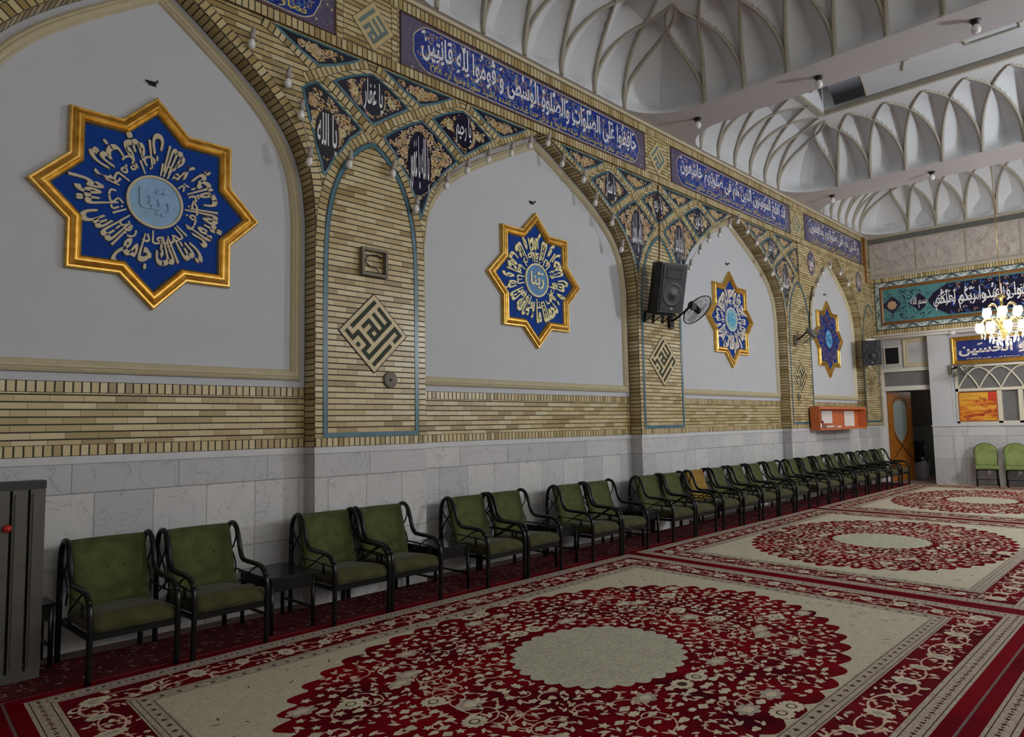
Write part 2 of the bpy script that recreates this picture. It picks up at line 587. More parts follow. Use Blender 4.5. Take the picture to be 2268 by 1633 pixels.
    def build(s, name, mats, parent=None, loc=None, rotz=0.0):
        me = bpy.data.meshes.new(name)
        me.from_pydata(s.v, [], s.f)
        if not isinstance(mats, (list, tuple)):
            mats = [mats]
        for m in mats:
            me.materials.append(M[m] if isinstance(m, str) else m)
        if len(mats) > 1:
            me.polygons.foreach_set('material_index', s.mi)
        if any(s.sm):
            me.polygons.foreach_set('use_smooth', s.sm)
        if any(u is not None for u in s.uv):
            lay = me.uv_layers.new(name='UVMap')
            flat = []
            for f, u in zip(s.f, s.uv):
                for k in range(len(f)):
                    flat.extend(u[k] if u else (0.5, 0.5))
            lay.data.foreach_set('uv', flat)
        me.update()
        o = bpy.data.objects.new(name, me)
        COL.objects.link(o)
        if parent is not None:
            o.parent = parent
        if loc is not None:
            o.location = loc
            o.rotation_euler = (0, 0, rotz)
        return o


def tag(o, label=None, cat=None, group=None, kind=None):
    if label:
        o['label'] = label
    if cat:
        o['category'] = cat
    if group:
        o['group'] = group
    if kind:
        o['kind'] = kind
    return o


def thing(name, label, cat, loc=(0, 0, 0), rotz=0.0, group=None):
    o = bpy.data.objects.new(name, None)
    COL.objects.link(o)
    o.location = loc
    o.rotation_euler = (0, 0, rotz)
    o.empty_display_size = 0.1
    return tag(o, label, cat, group)


def kids(o):
    return [c for c in bpy.data.objects if c.parent == o]


def dup(root, loc, rotz=None, label=None, group=None, swap=None):
    r = root.copy()
    COL.objects.link(r)
    r.location = loc
    if rotz is not None:
        r.rotation_euler = (0, 0, rotz)
    if label:
        r['label'] = label
    if group:
        r['group'] = group
    for ch in kids(root):
        c = ch.copy()
        COL.objects.link(c)
        c.parent = r
        for g_ in kids(ch):
            d = g_.copy()
            COL.objects.link(d)
            d.parent = c
    return r


def structure(mb, name, mats):
    return tag(mb.build(name, mats), kind='structure')


def inset(poly, d):
    """offset a closed outline (counter-clockwise) inwards by d"""
    n = len(poly)
    out = []
    for i in range(n):
        p0, p1, p2 = poly[i - 1], poly[i], poly[(i + 1) % n]
        e1 = (p1[0] - p0[0], p1[1] - p0[1])
        e2 = (p2[0] - p1[0], p2[1] - p1[1])
        l1, l2 = hypot(*e1) or 1, hypot(*e2) or 1
        n1 = (-e1[1] / l1, e1[0] / l1)
        n2 = (-e2[1] / l2, e2[0] / l2)
        bx, bz = n1[0] + n2[0], n1[1] + n2[1]
        den = max(0.35, (bx * bx + bz * bz) / 2.0)
        out.append((p1[0] + d * bx / den, p1[1] + d * bz / den))
    return out


def inside(p, poly):
    x, z = p
    r = False
    n = len(poly)
    j = n - 1
    for i in range(n):
        xi, zi = poly[i]
        xj, zj = poly[j]
        if (zi > z) != (zj > z) and x < (xj - xi) * (z - zi) / (zj - zi + 1e-12) + xi:
            r = not r
        j = i
    return r


def smooth_path(pts, n=6):
    """Catmull-Rom through points"""
    P = [Vector(p) for p in pts]
    out = []
    for i in range(len(P) - 1):
        p0, p1, p2, p3 = P[max(i - 1, 0)], P[i], P[i + 1], P[min(i + 2, len(P) - 1)]
        for k in range(n):
            t = k / n
            out.append(0.5 * ((2 * p1) + (p2 - p0) * t + (2 * p0 - 5 * p1 + 4 * p2 - p3) * t * t + (3 * p1 - p0 - 3 * p2 + p3) * t ** 3))
    out.append(P[-1])
    return [tuple(q) for q in out]


_text_cache = {}
# joined forms of the letters: isolated, final, initial, medial
_F2 = {'ا': 0xFE8D, 'آ': 0xFE81, 'أ': 0xFE83, 'إ': 0xFE87, 'ؤ': 0xFE85, 'ة': 0xFE93, 'د': 0xFEA9, 'ذ': 0xFEAB, 'ر': 0xFEAD, 'ز': 0xFEAF, 'و': 0xFEED, 'ژ': 0xFB8A, 'ى': 0xFEEF}
_F4 = {'ئ': 0xFE89, 'ب': 0xFE8F, 'ت': 0xFE95, 'ث': 0xFE99, 'ج': 0xFE9D, 'ح': 0xFEA1, 'خ': 0xFEA5, 'س': 0xFEB1, 'ش': 0xFEB5, 'ص': 0xFEB9, 'ض': 0xFEBD, 'ط': 0xFEC1, 'ظ': 0xFEC5,
       'ع': 0xFEC9, 'غ': 0xFECD, 'ف': 0xFED1, 'ق': 0xFED5, 'ك': 0xFED9, 'ل': 0xFEDD, 'م': 0xFEE1, 'ن': 0xFEE5, 'ه': 0xFEE9, 'ي': 0xFEF1, 'پ': 0xFB56, 'چ': 0xFB7A, 'ک': 0xFB8E,
       'گ': 0xFB92, 'ی': 0xFBFC}
_LA = {'ا': 0xFEFB, 'آ': 0xFEF5, 'أ': 0xFEF7, 'إ': 0xFEF9}


def shape(s):
    """letters joined and set from right to left"""
    def mark(c):
        return '\u064b' <= c <= '\u0652' or c == '\u0670'
    out = []
    n = len(s)
    prev_joins = False
    i = 0
    while i < n:
        c = s[i]
        if mark(c):
            out.append(c)
            i += 1
            continue
        j = i + 1
        while j < n and mark(s[j]):
            j += 1
        nxt = s[j] if j < n else ' '
        if c == 'ل' and nxt in _LA:
            out.append(chr(_LA[nxt] + (1 if prev_joins else 0)))
            out.extend(q for q in s[i + 1:j])
            i = j + 1
            prev_joins = False
            continue
        if c in _F2:
            out.append(chr(_F2[c] + (1 if prev_joins else 0)))
            prev_joins = False
        elif c in _F4:
            nj = nxt in _F2 or nxt in _F4
            out.append(chr(_F4[c] + (3 if prev_joins and nj else 2 if nj else 1 if prev_joins else 0)))
            prev_joins = nj
        else:
            if c == 'ء':
                out.append(chr(0xFE80))
            elif c != '\u200c':
                out.append(c)
            prev_joins = False
        i += 1
    out = out[::-1]
    # figures read from left to right
    res, run = [], []
    for c in out:
        if c.isdigit():
            run.append(c)
        else:
            res += run[::-1] + [c]
            run = []
    return ''.join(res + run[::-1])



def text_geo(body, bold=0.0):
    """outline of a line of writing as 2D vertices and faces, left-bottom at 0, with its width and height"""
    key = (body, bold)
    if key in _text_cache:
        return _text_cache[key]
    c = bpy.data.curves.new('writing', 'FONT')
    c.body = shape(body)
    c.size = 1.0
    c.resolution_u = 3
    c.offset = bold
    o = bpy.data.objects.new('writing', c)
    COL.objects.link(o)
    dg = bpy.context.evaluated_depsgraph_get()
    me = bpy.data.meshes.new_from_object(o.evaluated_get(dg))
    vs = [(v.co.x, v.co.y) for v in me.vertices]
    fs = [tuple(p.vertices) for p in me.polygons]
    bpy.data.objects.remove(o)
    bpy.data.curves.remove(c)
    bpy.data.meshes.remove(me)
    if not vs:
        vs, fs = [(0, 0), (1, 0), (1, 1)], [(0, 1, 2)]
    x0, x1 = min(v[0] for v in vs), max(v[0] for v in vs)
    z0, z1 = min(v[1] for v in vs), max(v[1] for v in vs)
    vs = [(v[0] - x0, v[1] - z0) for v in vs]
    # letters that touch are kept a hair apart in depth
    par = list(range(len(vs)))

    def root(i):
        while par[i] != i:
            par[i] = par[par[i]]
            i = par[i]
        return i
    for f in fs:
        for q in f[1:]:
            par[root(q)] = root(f[0])
    seen = {}
    vs = [(v[0], v[1], (seen.setdefault(root(i), len(seen)) % 5) * 6e-5) for i, v in enumerate(vs)]
    _text_cache[key] = (vs, fs, x1 - x0, z1 - z0)
    return _text_cache[key]


def write(mb, body, x, z, wd, ht, d, mat=0, bold=0.0, fn=None, thick=0.0):
    """writing stretched into the box (x, z, wd, ht) on the drawing plane; fn maps (x, z) further"""
    vs, fs, W_, H_ = text_geo(body, bold)
    P = []
    for a, b, e in vs:
        q = (x + a / W_ * wd, z + b / H_ * ht)
        if fn:
            q = fn(q)
        P.append((q[0], -d - e, q[1]))
    mb.idx(P, fs, mat)
    if thick:
        edge = {}
        for f in fs:
            for i in range(len(f)):
                a, b = f[i], f[(i + 1) % len(f)]
                if (b, a) in edge:
                    del edge[(b, a)]
                else:
                    edge[(a, b)] = 1
        for a, b in edge:
            pa, pb = P[a], P[b]
            mb.face([pa, (pa[0], pa[1] + thick, pa[2]), (pb[0], pb[1] + thick, pb[2]), pb], mat)


def curls(mb, poly, count, size, wd, d, mats, seed, leaf=True):
    """tendrils and leaves painted inside an outline"""
    r = random.Random(seed)
    xs = [p[0] for p in poly]
    zs = [p[1] for p in poly]
    done = 0
    for _ in range(count * 8):
        if done >= count:
            break
        cx, cz = r.uniform(min(xs), max(xs)), r.uniform(min(zs), max(zs))
        R0 = size * r.uniform(0.55, 1.0)
        a0 = r.uniform(0, 2 * pi)
        sg = r.choice((-1, 1))
        pts = []
        for k in range(9):
            t = k / 8
            q = R0 * (1 - 0.75 * t)
            a = a0 + sg * t * 4.6
            pts.append((cx + q * cos(a), cz + q * sin(a)))
        tail = [(pts[0][0] + sg * sin(a0) * R0 * 0.8 + 0.2 * R0 * cos(a0), pts[0][1] - sg * cos(a0) * R0 * 0.8 + 0.2 * R0 * sin(a0))]
        pts = tail + pts
        if not all(inside(p, poly) for p in pts):
            continue
        done += 1
        m = r.choice(mats)
        mb.line(pts, wd, d, m, taper=True)
        if leaf:
            for k in (1, 4, 9):
                px, pz = pts[k]
                b = r.uniform(0, 2 * pi)
                l = wd * r.uniform(1.6, 2.6)
                mm = r.choice(mats)
                q = [(px + l * cos(b), pz + l * sin(b)), (px + 0.5 * l * cos(b + 1.7), pz + 0.5 * l * sin(b + 1.7)),
                     (px - l * cos(b), pz - l * sin(b)), (px + 0.5 * l * cos(b - 1.7), pz + 0.5 * l * sin(b - 1.7))]
                mb.flat(q, d + 0.0004, mm)


def rosette(mb, x, z, r, d, mat, mat2=None, petals=8):
    pts = []
    n = petals * 4
    for k in range(n):
        a = 2 * pi * k / n
        q = r * (0.78 + 0.22 * abs(cos(petals * a / 2)))
        pts.append((x + q * cos(a), z + q * sin(a)))
    mb.flat(pts, d, mat)
    if mat2 is not None:
        mb.flat([(x + r * 0.36 * cos(2 * pi * k / 10), z + r * 0.36 * sin(2 * pi * k / 10)) for k in range(10)], d + 0.0005, mat2)

# ============================================================ LEFT WALL
ARCH = [(0.0, 5.58), (0.16, 5.42), (0.34, 5.23), (0.53, 5.02), (0.71, 4.78), (0.86, 4.5), (0.96, 4.15), (1.0, 3.7)]
AS = smooth_path([(a, b, 0) for a, b in ARCH], 4)
BAYS = [(2.13, 1.43), (6.995, 2.085), (12.45, 2.1), (17.525, 1.675)]     # arch centre, half width
PIERS = [(-2.5, 0.70), (3.56, 4.91), (9.08, 10.35), (14.55, 15.85), (19.2, 20.5)]
PC = [-0.9, 4.23, 9.75, 15.25, 19.72]                                       # axis of each pier


def arch_curve(c, hw, grow=0.0):
    """left spring - apex - right spring"""
    r = [(c + p[0] * hw, p[1]) for p in AS]
    l = [(c - p[0] * hw, p[1]) for p in AS]
    pts = l[::-1] + r[1:]
    if grow:
        out = []
        n = len(pts)
        for i in range(n):
            a, b = pts[max(i - 1, 0)], pts[min(i + 1, n - 1)]
            tx, tz = b[0] - a[0], b[1] - a[1]
            L = hypot(tx, tz)
            out.append((pts[i][0] - tz / L * grow, pts[i][1] + tx / L * grow))
        pts = out
    return pts


def Wp(x, d, z):
    return (x, YF - d, z)


# brick face of the piers, spandrels and frieze
mb = MB()
for a, b in PIERS:
    mb.face([Wp(a, 0, 1.48), Wp(b, 0, 1.48), Wp(b, 0, ZS), Wp(a, 0, ZS)])
for c, hw in BAYS:
    P = arch_curve(c, hw)
    for i in range(len(P) - 1):
        (x0, z0), (x1, z1) = P[i], P[i + 1]
        mb.face([Wp(x0, 0, z0), Wp(x1, 0, z1), Wp(x1, 0, ZS), Wp(x0, 0, ZS)])
mb.face([(-2.5, 6.6, 0), (-2.5, 6.6, 7.8), (20.6, 6.6, 7.8), (20.6, 6.6, 0)])
wall_left = structure(mb, 'wall_left', 'brick')
# end bay, slightly proud
mb = MB()
c, hw = BAYS[3]
P = arch_curve(c, hw)
E = YF - YS
for i in range(len(P) - 1):
    (x0, z0), (x1, z1) = P[i], P[i + 1]
    if min(z0, z1) < 4.6 and x0 < c:
        continue
    mb.face([Wp(x0, E, z0), Wp(x1, E, z1), Wp(x1, E, 5.53), Wp(x0, E, 5.53)])
    mb.face([Wp(x0, 0, z0), Wp(x1, 0, z1), Wp(x1, E, z1), Wp(x0, E, z0)])
xl = [p for p in P if p[0] < c and p[1] >= 4.6][0]
mb.face([Wp(15.3, E, 4.62), Wp(xl[0], E, xl[1]), Wp(xl[0], E, 5.53), Wp(15.3, E, 5.53)])
mb.face([Wp(15.3, 0, 4.62), Wp(15.3, E, 4.62), Wp(15.3, E, 5.53), Wp(15.3, 0, 5.53)])
mb.face([Wp(15.3, 0, 4.62), Wp(xl[0], 0, xl[1]), Wp(xl[0], E, xl[1]), Wp(15.3, E, 4.62)])
mb.face([Wp(15.3, 0, 5.53), Wp(15.3, E, 5.53), Wp(20.5, E, 5.53), Wp(20.5, 0, 5.53)])
mb.face([Wp(19.2, E, 1.48), Wp(20.5, E, 1.48), Wp(20.5, E, 5.53), Wp(19.2, E, 5.53)])
mb.face([Wp(19.2, 0, 1.48), Wp(19.2, E, 1.48), Wp(19.2, E, 3.7), Wp(19.2, 0, 3.7)])
structure(mb, 'wall_left_end', 'brick')


def lw(name, mb_, mats):
    """a piece of the left wall (drawn with local y = 0 at the brick face)"""
    o = mb_.build(name, mats, wall_left)
    return o


class WB(MB):
    pass


# reveals of the arches: coursed brick
mb = MB()
for c, hw in BAYS:
    P = [(c - hw, 1.48)] + arch_curve(c, hw) + [(c + hw, 1.48)]
    u = 0.0
    for i in range(len(P) - 1):
        (x0, z0), (x1, z1) = P[i], P[i + 1]
        l = hypot(x1 - x0, z1 - z0)
        mb.face([(x0, YF, z0), (x0, YP, z0), (x1, YP, z1), (x1, YF, z1)], 0, [(u, 0), (u, 1), (u + l, 1), (u + l, 0)])
        u += l
lw('arch_reveal', mb, 'course')

# marble dado
mb = MB()
xs = []
for a, b in PIERS:
    mb.face([Wp(a, 0, 0), Wp(b, 0, 0), Wp(b, 0, 1.42), Wp(a, 0, 1.42)])
for c, hw in BAYS:
    a, b = c - hw, c + hw
    mb.face([(a, YP, 0), (b, YP, 0), (b, YP, 1.42), (a, YP, 1.42)])
    mb.face([(a, YF, 0), (a, YP, 0), (a, YP, 1.42), (a, YF, 1.42)])
    mb.face([(b, YP, 0), (b, YF, 0), (b, YF, 1.42), (b, YP, 1.42)])
lw('marble_dado', mb, 'marble')
mb = MB()
for a, b in PIERS:
    mb.box(a - 0.012, b + 0.012, YF - 0.014, YF + 0.02, 1.42, 1.48)
for c, hw in BAYS:
    mb.box(c - hw, c + hw, YP - 0.014, YP + 0.02, 1.42, 1.48)
    mb.box(c - hw - 0.005, c - hw + 0.013, YF, YP, 1.42, 1.48)
    mb.box(c + hw - 0.013, c + hw + 0.005, YF, YP, 1.42, 1.48)
lw('marble_cap', mb, 'cap')

# brick dado in the niches
mb = MB()
for c, hw in BAYS:
    mb.face([(c - hw, YP, 1.57), (c + hw, YP, 1.57), (c + hw, YP, 1.97), (c - hw, YP, 1.97)])
lw('brick_dado', mb, M['brick'])
mb = MB()
for c, hw in BAYS:
    for z in (1.525, 2.015):
        a, b = c - hw, c + hw
        mb.face([(a, YP - 0.002, z - 0.045), (b, YP - 0.002, z - 0.045), (b, YP - 0.002, z + 0.045), (a, YP - 0.002, z + 0.045)], 0,
                [(0, 0), (b - a, 0), (b - a, 1), (0, 1)])
for (a, b), z in [(p, 1.525) for p in PIERS]:
    mb.band([(a, z), (b, z)], 0.09, 0.0, 0)
    for k in range(len(mb.v) - 4, len(mb.v)):
        x, y, z_ = mb.v[k]
        mb.v[k] = (x, YF - 0.003 - (0.03 if a > 19 else 0), z_)
lw('soldier_course', mb, 'soldier')

# plastered niches with their moulded frames
for c, hw in BAYS:
    A = arch_curve(c, hw)
    out = [(c - hw, 2.06), (c + hw, 2.06)] + A[::-1]
    mb = MB()
    mb.face([(x, YP + 0.001, z) for x, z in out])
    lw('plaster_niche', mb, 'plaster')
    out = inset([(c - hw, 2.07), (c + hw, 2.07)] + A[::-1], 0.055)
    prof = [(0.004, 0.0), (0.004, 0.03), (0.022, 0.045), (0.034, 0.026), (0.046, 0.042), (0.062, 0.046), (0.078, 0.022), (0.09, 0.03), (0.104, 0.0)]
    loops = [(inset(out, d), y) for d, y in prof]
    mb = MB()
    for (pa, da), (pb, db) in zip(loops[:-1], loops[1:]):
        n = len(pa)
        for i in range(n):
            j = (i + 1) % n
            mb.face([(pa[i][0], YP - da, pa[i][1]), (pa[j][0], YP - da, pa[j][1]), (pb[j][0], YP - db, pb[j][1]), (pb[i][0], YP - db, pb[i][1])])
    lw('niche_moulding', mb, 'cream')


def shifted(mb_, d0):
    """move a drawing from local y = -d to the wall face"""
    mb_.v = [(x, YF + y - d0, z) for x, y, z in mb_.v]
    return mb_


# brick bands: arch rings, frieze borders, net of the spandrels
mb = MB()
for i, (c, hw) in enumerate(BAYS):
    d = 0.003 if i < 3 else 0.033
    mb.band(arch_curve(c, hw, 0.055), 0.105, d)
for z, wd, x0, x1 in ((6.355, 0.125, -2.5, 20.0), (5.588, 0.115, -2.5, 20.0)):
    mb.band([(x0, z), (x1, z)], wd, 0.003 if z > 6 else 0.0355)
net_l = []


def net(c, sides, first=True):
    for sg in sides:
        S1 = smooth_path([(c + sg * a, b, 0) for a, b in [(0.05, 5.50), (0.33, 5.385), (0.6, 5.225), (0.95, 5.01), (1.25, 4.79)]], 3)
        S2 = smooth_path([(c + sg * a, b, 0) for a, b in [(1.24, 5.50), (0.95, 5.38), (0.66, 5.205), (0.3, 4.985), (0.0, 4.76), (-0.24, 4.58), (-0.42, 4.36), (-0.54, 4.08), (-0.605, 3.8), (-0.62, 3.55)]], 3)
        S3 = smooth_path([(c + sg * a, b, 0) for a, b in [(1.34, 5.50), (1.62, 5.385), (1.9, 5.21)]], 3)
        for s_ in (S1, S2, S3):
            mb.band([(p[0], p[1]) for p in s_], 0.1, 0.0045)


net(PC[1], (1,))
S = smooth_path([(PC[1] - a, b, 0) for a, b in [(1.24, 5.50), (0.95, 5.38), (0.66, 5.205), (0.3, 4.985), (0.0, 4.76), (-0.24, 4.58), (-0.42, 4.36), (-0.54, 4.08), (-0.605, 3.8), (-0.62, 3.55)]], 3)
mb.band([(p[0], p[1]) for p in S], 0.1, 0.0045)
S = smooth_path([(PC[1] - a, b, 0) for a, b in [(0.05, 5.50), (0.33, 5.385), (0.6, 5.225), (0.80, 5.10)]], 3)
mb.band([(p[0], p[1]) for p in S], 0.1, 0.0045)
net(PC[2], (1, -1))
net(PC[3], (-1,))
S = smooth_path([(PC[3] - a, b, 0) for a, b in [(0.0, 4.76), (0.24, 4.58), (0.42, 4.36), (0.54, 4.08), (0.605, 3.8), (0.62, 3.55)]], 3)
mb.band([(p[0], p[1]) for p in S], 0.1, 0.0045)
# uprights beside the tile friezes
for xc in (3.83, 4.52, 9.47, 10.14, 15.06, 15.72):
    mb.band([(xc, 5.65), (xc, 6.29)], 0.08, 0.0025)
lw('brick_band', shifted(mb, 0.0), 'soldier')

# ledge on top of the wall
mb = MB()
mb.box(-2.5, 20.0, YF - 0.03, YF + 0.02, 6.42, ZS)
lw('ledge', mb, 'cream')

# turquoise outlines of the blind arches
BL = [(0.0, 4.645), (0.15, 4.55), (0.285, 4.41), (0.40, 4.21), (0.49, 3.95), (0.545, 3.6), (0.56, 3.2)]
for k in (1, 2, 3, 4):
    c = PC[k]
    d = 0.005 if k < 4 else 0.035
    r = smooth_path([(a, b, 0) for a, b in BL], 4)
    pts = [(c - 0.56, 1.592)] + [(c - p[0], p[1]) for p in r][::-1] + [(c + p[0], p[1]) for p in r][1:] + [(c + 0.56, 1.592)]
    mb = MB()
    mb.line(pts, 0.042, d + 0.0, 0)
    mb.line([(c - 0.581, 1.592), (c + 0.581, 1.592)], 0.046, d + 0.0005, 0)
    mb.line([(p[0], p[1]) for p in pts], 0.054, d - 0.001, 1)
    lw('turquoise_outline', shifted(mb, 0.0), ['turq', 'navyline'])

# brown wooden strip and pipe in the far corner
mb = MB()
mb.box(19.6, 19.68, YF - 0.06, YF, 5.2, 6.42)
tag(mb.build('trim_1', 'frame_wood'), kind='structure')

# ------------------------------------------------------------ painted tiles of the spandrels
BIG = 0.0065


def curve_edge(a, b, bulge, n=5):
    dx, dz = b[0] - a[0], b[1] - a[1]
    l = hypot(dx, dz)
    nx, nz = dz / l, -dx / l
    return [(a[0] + dx * t + nx * bulge * 4 * t * (1 - t), a[1] + dz * t + nz * bulge * 4 * t * (1 - t)) for t in [k / n for k in range(n)]]


def outline(pts, bul):
    out = []
    n = len(pts)
    for i in range(n):
        out += curve_edge(pts[i], pts[(i + 1) % n], bul[i])
    return out


def tile(pts, bul, base, label, group, word=None, wbox=None, seed=1, ornament=('bone', 'ochre', 'rose'), d0=0.0, pale=True):
    """one glazed tile panel let into the brickwork: rim, ground, ornament, writing"""
    area = sum(pts[i][0] * pts[(i + 1) % len(pts)][1] - pts[(i + 1) % len(pts)][0] * pts[i][1] for i in range(len(pts)))
    if area < 0:
        m_ = len(pts)
        bul = [bul[(m_ - 2 - j) % m_] for j in range(m_)]
        pts = pts[::-1]
    P = outline(pts, bul)
    cx = sum(p[0] for p in P) / len(P)
    cz = sum(p[1] for p in P) / len(P)
    P = [(x - cx, z - cz) for x, z in P]
    t = thing('spandrel_tile', label, 'wall tile', (cx, YF - d0, cz), 0, group)
    P1 = inset(P, 0.024)
    P2 = inset(P, 0.040)
    mb = MB()
    mb.ring(P, P1, 0.0065, 0.011, 0)
    mb.ring([(p[0], p[1]) for p in P], P, 0.0, 0.0065, 0)
    mb.ring(P1, P2, 0.0085, 0.0085, 1)
    mb.build('rim', ['turq', 'navyline'], t)
    mb = MB()
    mb.flat(P1, 0.008)
    mb.build('ground', base, t)
    xs = [p[0] for p in P2]
    zs = [p[1] for p in P2]
    ext = (max(xs) - min(xs)) * (max(zs) - min(zs))
    orn = MB()
    mats = list(range(len(ornament)))
    curls(orn, P2, int(ext * 150), 0.055, 0.0095, 0.0092, mats, seed)
    curls(orn, P2, int(ext * 130), 0.03, 0.008, 0.0096, mats, seed + 5)
    if word:
        for sx in (-1, 1):
            p = (sx * (max(xs) - min(xs)) * 0.27, (max(zs) + min(zs)) * 0.5 + 0.02)
            if inside(p, P2):
                rosette(orn, p[0], p[1], 0.045, 0.0102, 0, 1)
    orn.build('ornament', list(ornament), t)
    if word:
        x0, z0, wd, ht = wbox
        back = MB()
        n = 20
        back.flat([(x0 + wd / 2 + wd * 0.62 * cos(2 * pi * k / n), z0 + ht / 2 + ht * 0.60 * sin(2 * pi * k / n)) for k in range(n)], 0.0112, 0)
        cut = [p for p in back.v]
        back.build('cartouche', base, t)
        le = MB()
        write(le, word, x0, z0, wd, ht, 0.0125, 0, 0.012)
        le.build('lettering', 'white_tile', t)
    return t


GT = 'glazed tile panels in the brick spandrels'
KITE = [(-0.49, 5.175), (0.0, 4.845), (0.49, 5.175), (0.0, 5.42)]
KB = [0.0, 0.0, 0.022, 0.022]
TRI = [(0.12, 5.52), (0.645, 5.265), (1.14, 5.52)]
LONG = [(0.13, 4.765), (0.27, 4.62), (0.46, 4.37), (0.58, 4.12), (0.635, 3.95), (0.76, 4.28), (0.94, 4.52), (1.20, 4.755), (0.66, 5.11)]
LB = [0.008, 0.008, 0.004, 0.0, 0.004, -0.006, -0.006, 0.02, 0.02]


def at(c, sg, pts, dx=0.0):
    q = [(c + sg * (x + dx), z) for x, z in pts]
    return q


def kite(c, dx, word, label, seed, base='navy', d0=0.0):
    return tile(at(c, 1, KITE, dx), KB, base, label, GT, word, (-0.12, -0.17, 0.24, 0.34), seed, d0=d0)


def tri(c, sg, dx, label, seed):
    pts = at(c, sg, TRI, dx)
    return tile(pts, [0.02, 0.02, 0.0] if sg > 0 else [0.02, 0.02, 0.0], 'black_tile', label, GT, None, None, seed)


def longt(c, sg, word, label, seed):
    pts = at(c, sg, LONG)
    return tile(pts, LB, 'navy', label, GT, word, (-0.14, -0.22, 0.27, 0.62), seed)


P1n, P2n, P3n = 'the framed box pillar', 'the speaker pillar', 'the fan pillar'
# first pillar
tri(PC[1], -1, 0.0, 'flat triangular tile left of the top kite tile over ' + P1n, 11)
kite(PC[1], 0.0, 'یا غفار', 'kite tile with white writing straight above ' + P1n, 12)
pts = [(PC[1] - 0.13, 4.765), (PC[1] - 0.66, 5.11), (PC[1] - 0.83, 4.99), (PC[1] - 0.70, 4.55), (PC[1] - 0.62, 4.28), (PC[1] - 0.58, 4.16), (PC[1] - 0.46, 4.37), (PC[1] - 0.27, 4.62)]
tile(pts, [0.01] * 8, 'black_tile', 'long tile with white writing on the left side of ' + P1n, GT, 'یا الله', (-0.13, -0.22, 0.22, 0.42), 13)
tri(PC[1], 1, 0.0, 'flat triangular tile right of the top kite tile over ' + P1n, 14)
kite(PC[1], 1.29, 'یا رحیم', 'kite tile with white writing, farther right over ' + P1n, 15)
tri(PC[1], 1, 1.29, 'flat triangular tile nearest the arch peak, far right over ' + P1n, 16)
longt(PC[1], 1, 'یا الله یا غفور', 'long pointed tile with tall white writing right of ' + P1n, 17)
# second pillar
tri(PC[2], -1, 1.29, 'flat triangular tile at the arch peak, far left over ' + P2n, 21)
kite(PC[2], -1.29, 'یا ستار', 'kite tile with white writing, leftmost of the three over ' + P2n, 22)
tri(PC[2], -1, 0.0, 'flat triangular tile just left of the middle over ' + P2n, 23)
longt(PC[2], -1, 'یا قاضی الحاجات', 'long pointed tile with dense writing, left above the black speaker', 24)
kite(PC[2], 0.0, 'یا کریم', 'kite tile with white writing, middle of the three over ' + P2n, 25)
longt(PC[2], 1, 'یا رفیع الدرجات', 'long pointed tile with dense writing, right above the black speaker', 26)
tri(PC[2], 1, 0.0, 'flat triangular tile just right of the middle over ' + P2n, 27)
kite(PC[2], 1.29, 'یا عزیز', 'kite tile with white writing, rightmost of the three over ' + P2n, 28)
tri(PC[2], 1, 1.29, 'flat triangular tile at the arch peak, far right over ' + P2n, 29)
# third pillar
tri(PC[3], -1, 1.29, 'flat triangular tile at the arch peak, left over ' + P3n, 31)
kite(PC[3], -1.29, 'یا حلیم', 'whole kite tile with white writing above ' + P3n, 32)
tri(PC[3], -1, 0.0, 'flat triangular tile next to the plain brick over ' + P3n, 33)
pts = [(PC[3] - 0.49, 5.175), (PC[3], 4.845), (15.29, 4.87), (15.29, 5.39), (PC[3], 5.42)]
tile(pts, [0, 0, 0, 0, 0.02], 'black_tile', 'kite tile cut off by plain brick above ' + P3n, GT, None, None, 34)
longt(PC[3], -1, 'یا مجیب الدعوات', 'long pointed tile with dense white writing above ' + P3n, 35)


def oval(cx, cz, wd, ht, label, seed, word):
    pts = []
    for k in range(28):
        a = 2 * pi * k / 28
        q = abs(cos(a)) ** 0.85 * (1 if cos(a) > 0 else -1)
        s_ = sin(a)
        pts.append((cx + wd * q, cz + ht * (abs(s_) ** 1.0) * (1 if s_ > 0 else -1)))
    pts[7] = (cx, cz + ht * 1.12)
    pts[21] = (cx, cz - ht * 1.12)
    t = thing('spandrel_tile', label, 'wall tile', (cx, YS, cz), 0, GT)
    P = [(x - cx, z - cz) for x, z in pts]
    mb = MB()
    mb.plate(P, 0.0, 0.008, 0)
    mb.build('ground', 'indigo', t)
    o = MB()
    curls(o, inset(P, 0.02), 26, 0.05, 0.011, 0.0095, [0, 1], seed)
    o.build('ornament', ['bone', 'rose'], t)
    l = MB()
    write(l, word, -wd * 0.55, -ht * 0.6, wd * 1.1, ht * 1.2, 0.011, 0, 0.012)
    l.build('lettering', 'white_tile', t)


oval(15.99, 5.17, 0.2, 0.25, 'violet oval tile in plain brick left of the arch over the orange shelf', 41, 'یا حسین')
oval(19.08, 5.16, 0.2, 0.25, 'violet oval tile in plain brick next to the far corner', 42, 'یا حسن')

# ------------------------------------------------------------ tile friezes with verses
GF = 'blue verse friezes along the top of the wall'


def cartouche(x0, x1, z0, z1, r):
    pts = []
    zc = (z0 + z1) / 2
    h = (z1 - z0) / 2
    for k in range(17):
        a = -pi / 2 + pi * k / 16
        q = 1 + 0.045 * cos(7 * a)
        pts.append((x1 - r + r * q * cos(a), zc + h * sin(a)))
    for k in range(17):
        a = pi / 2 + pi * k / 16
        q = 1 + 0.045 * cos(7 * a)
        pts.append((x0 + r + r * q * cos(a), zc + h * sin(a)))
    return pts


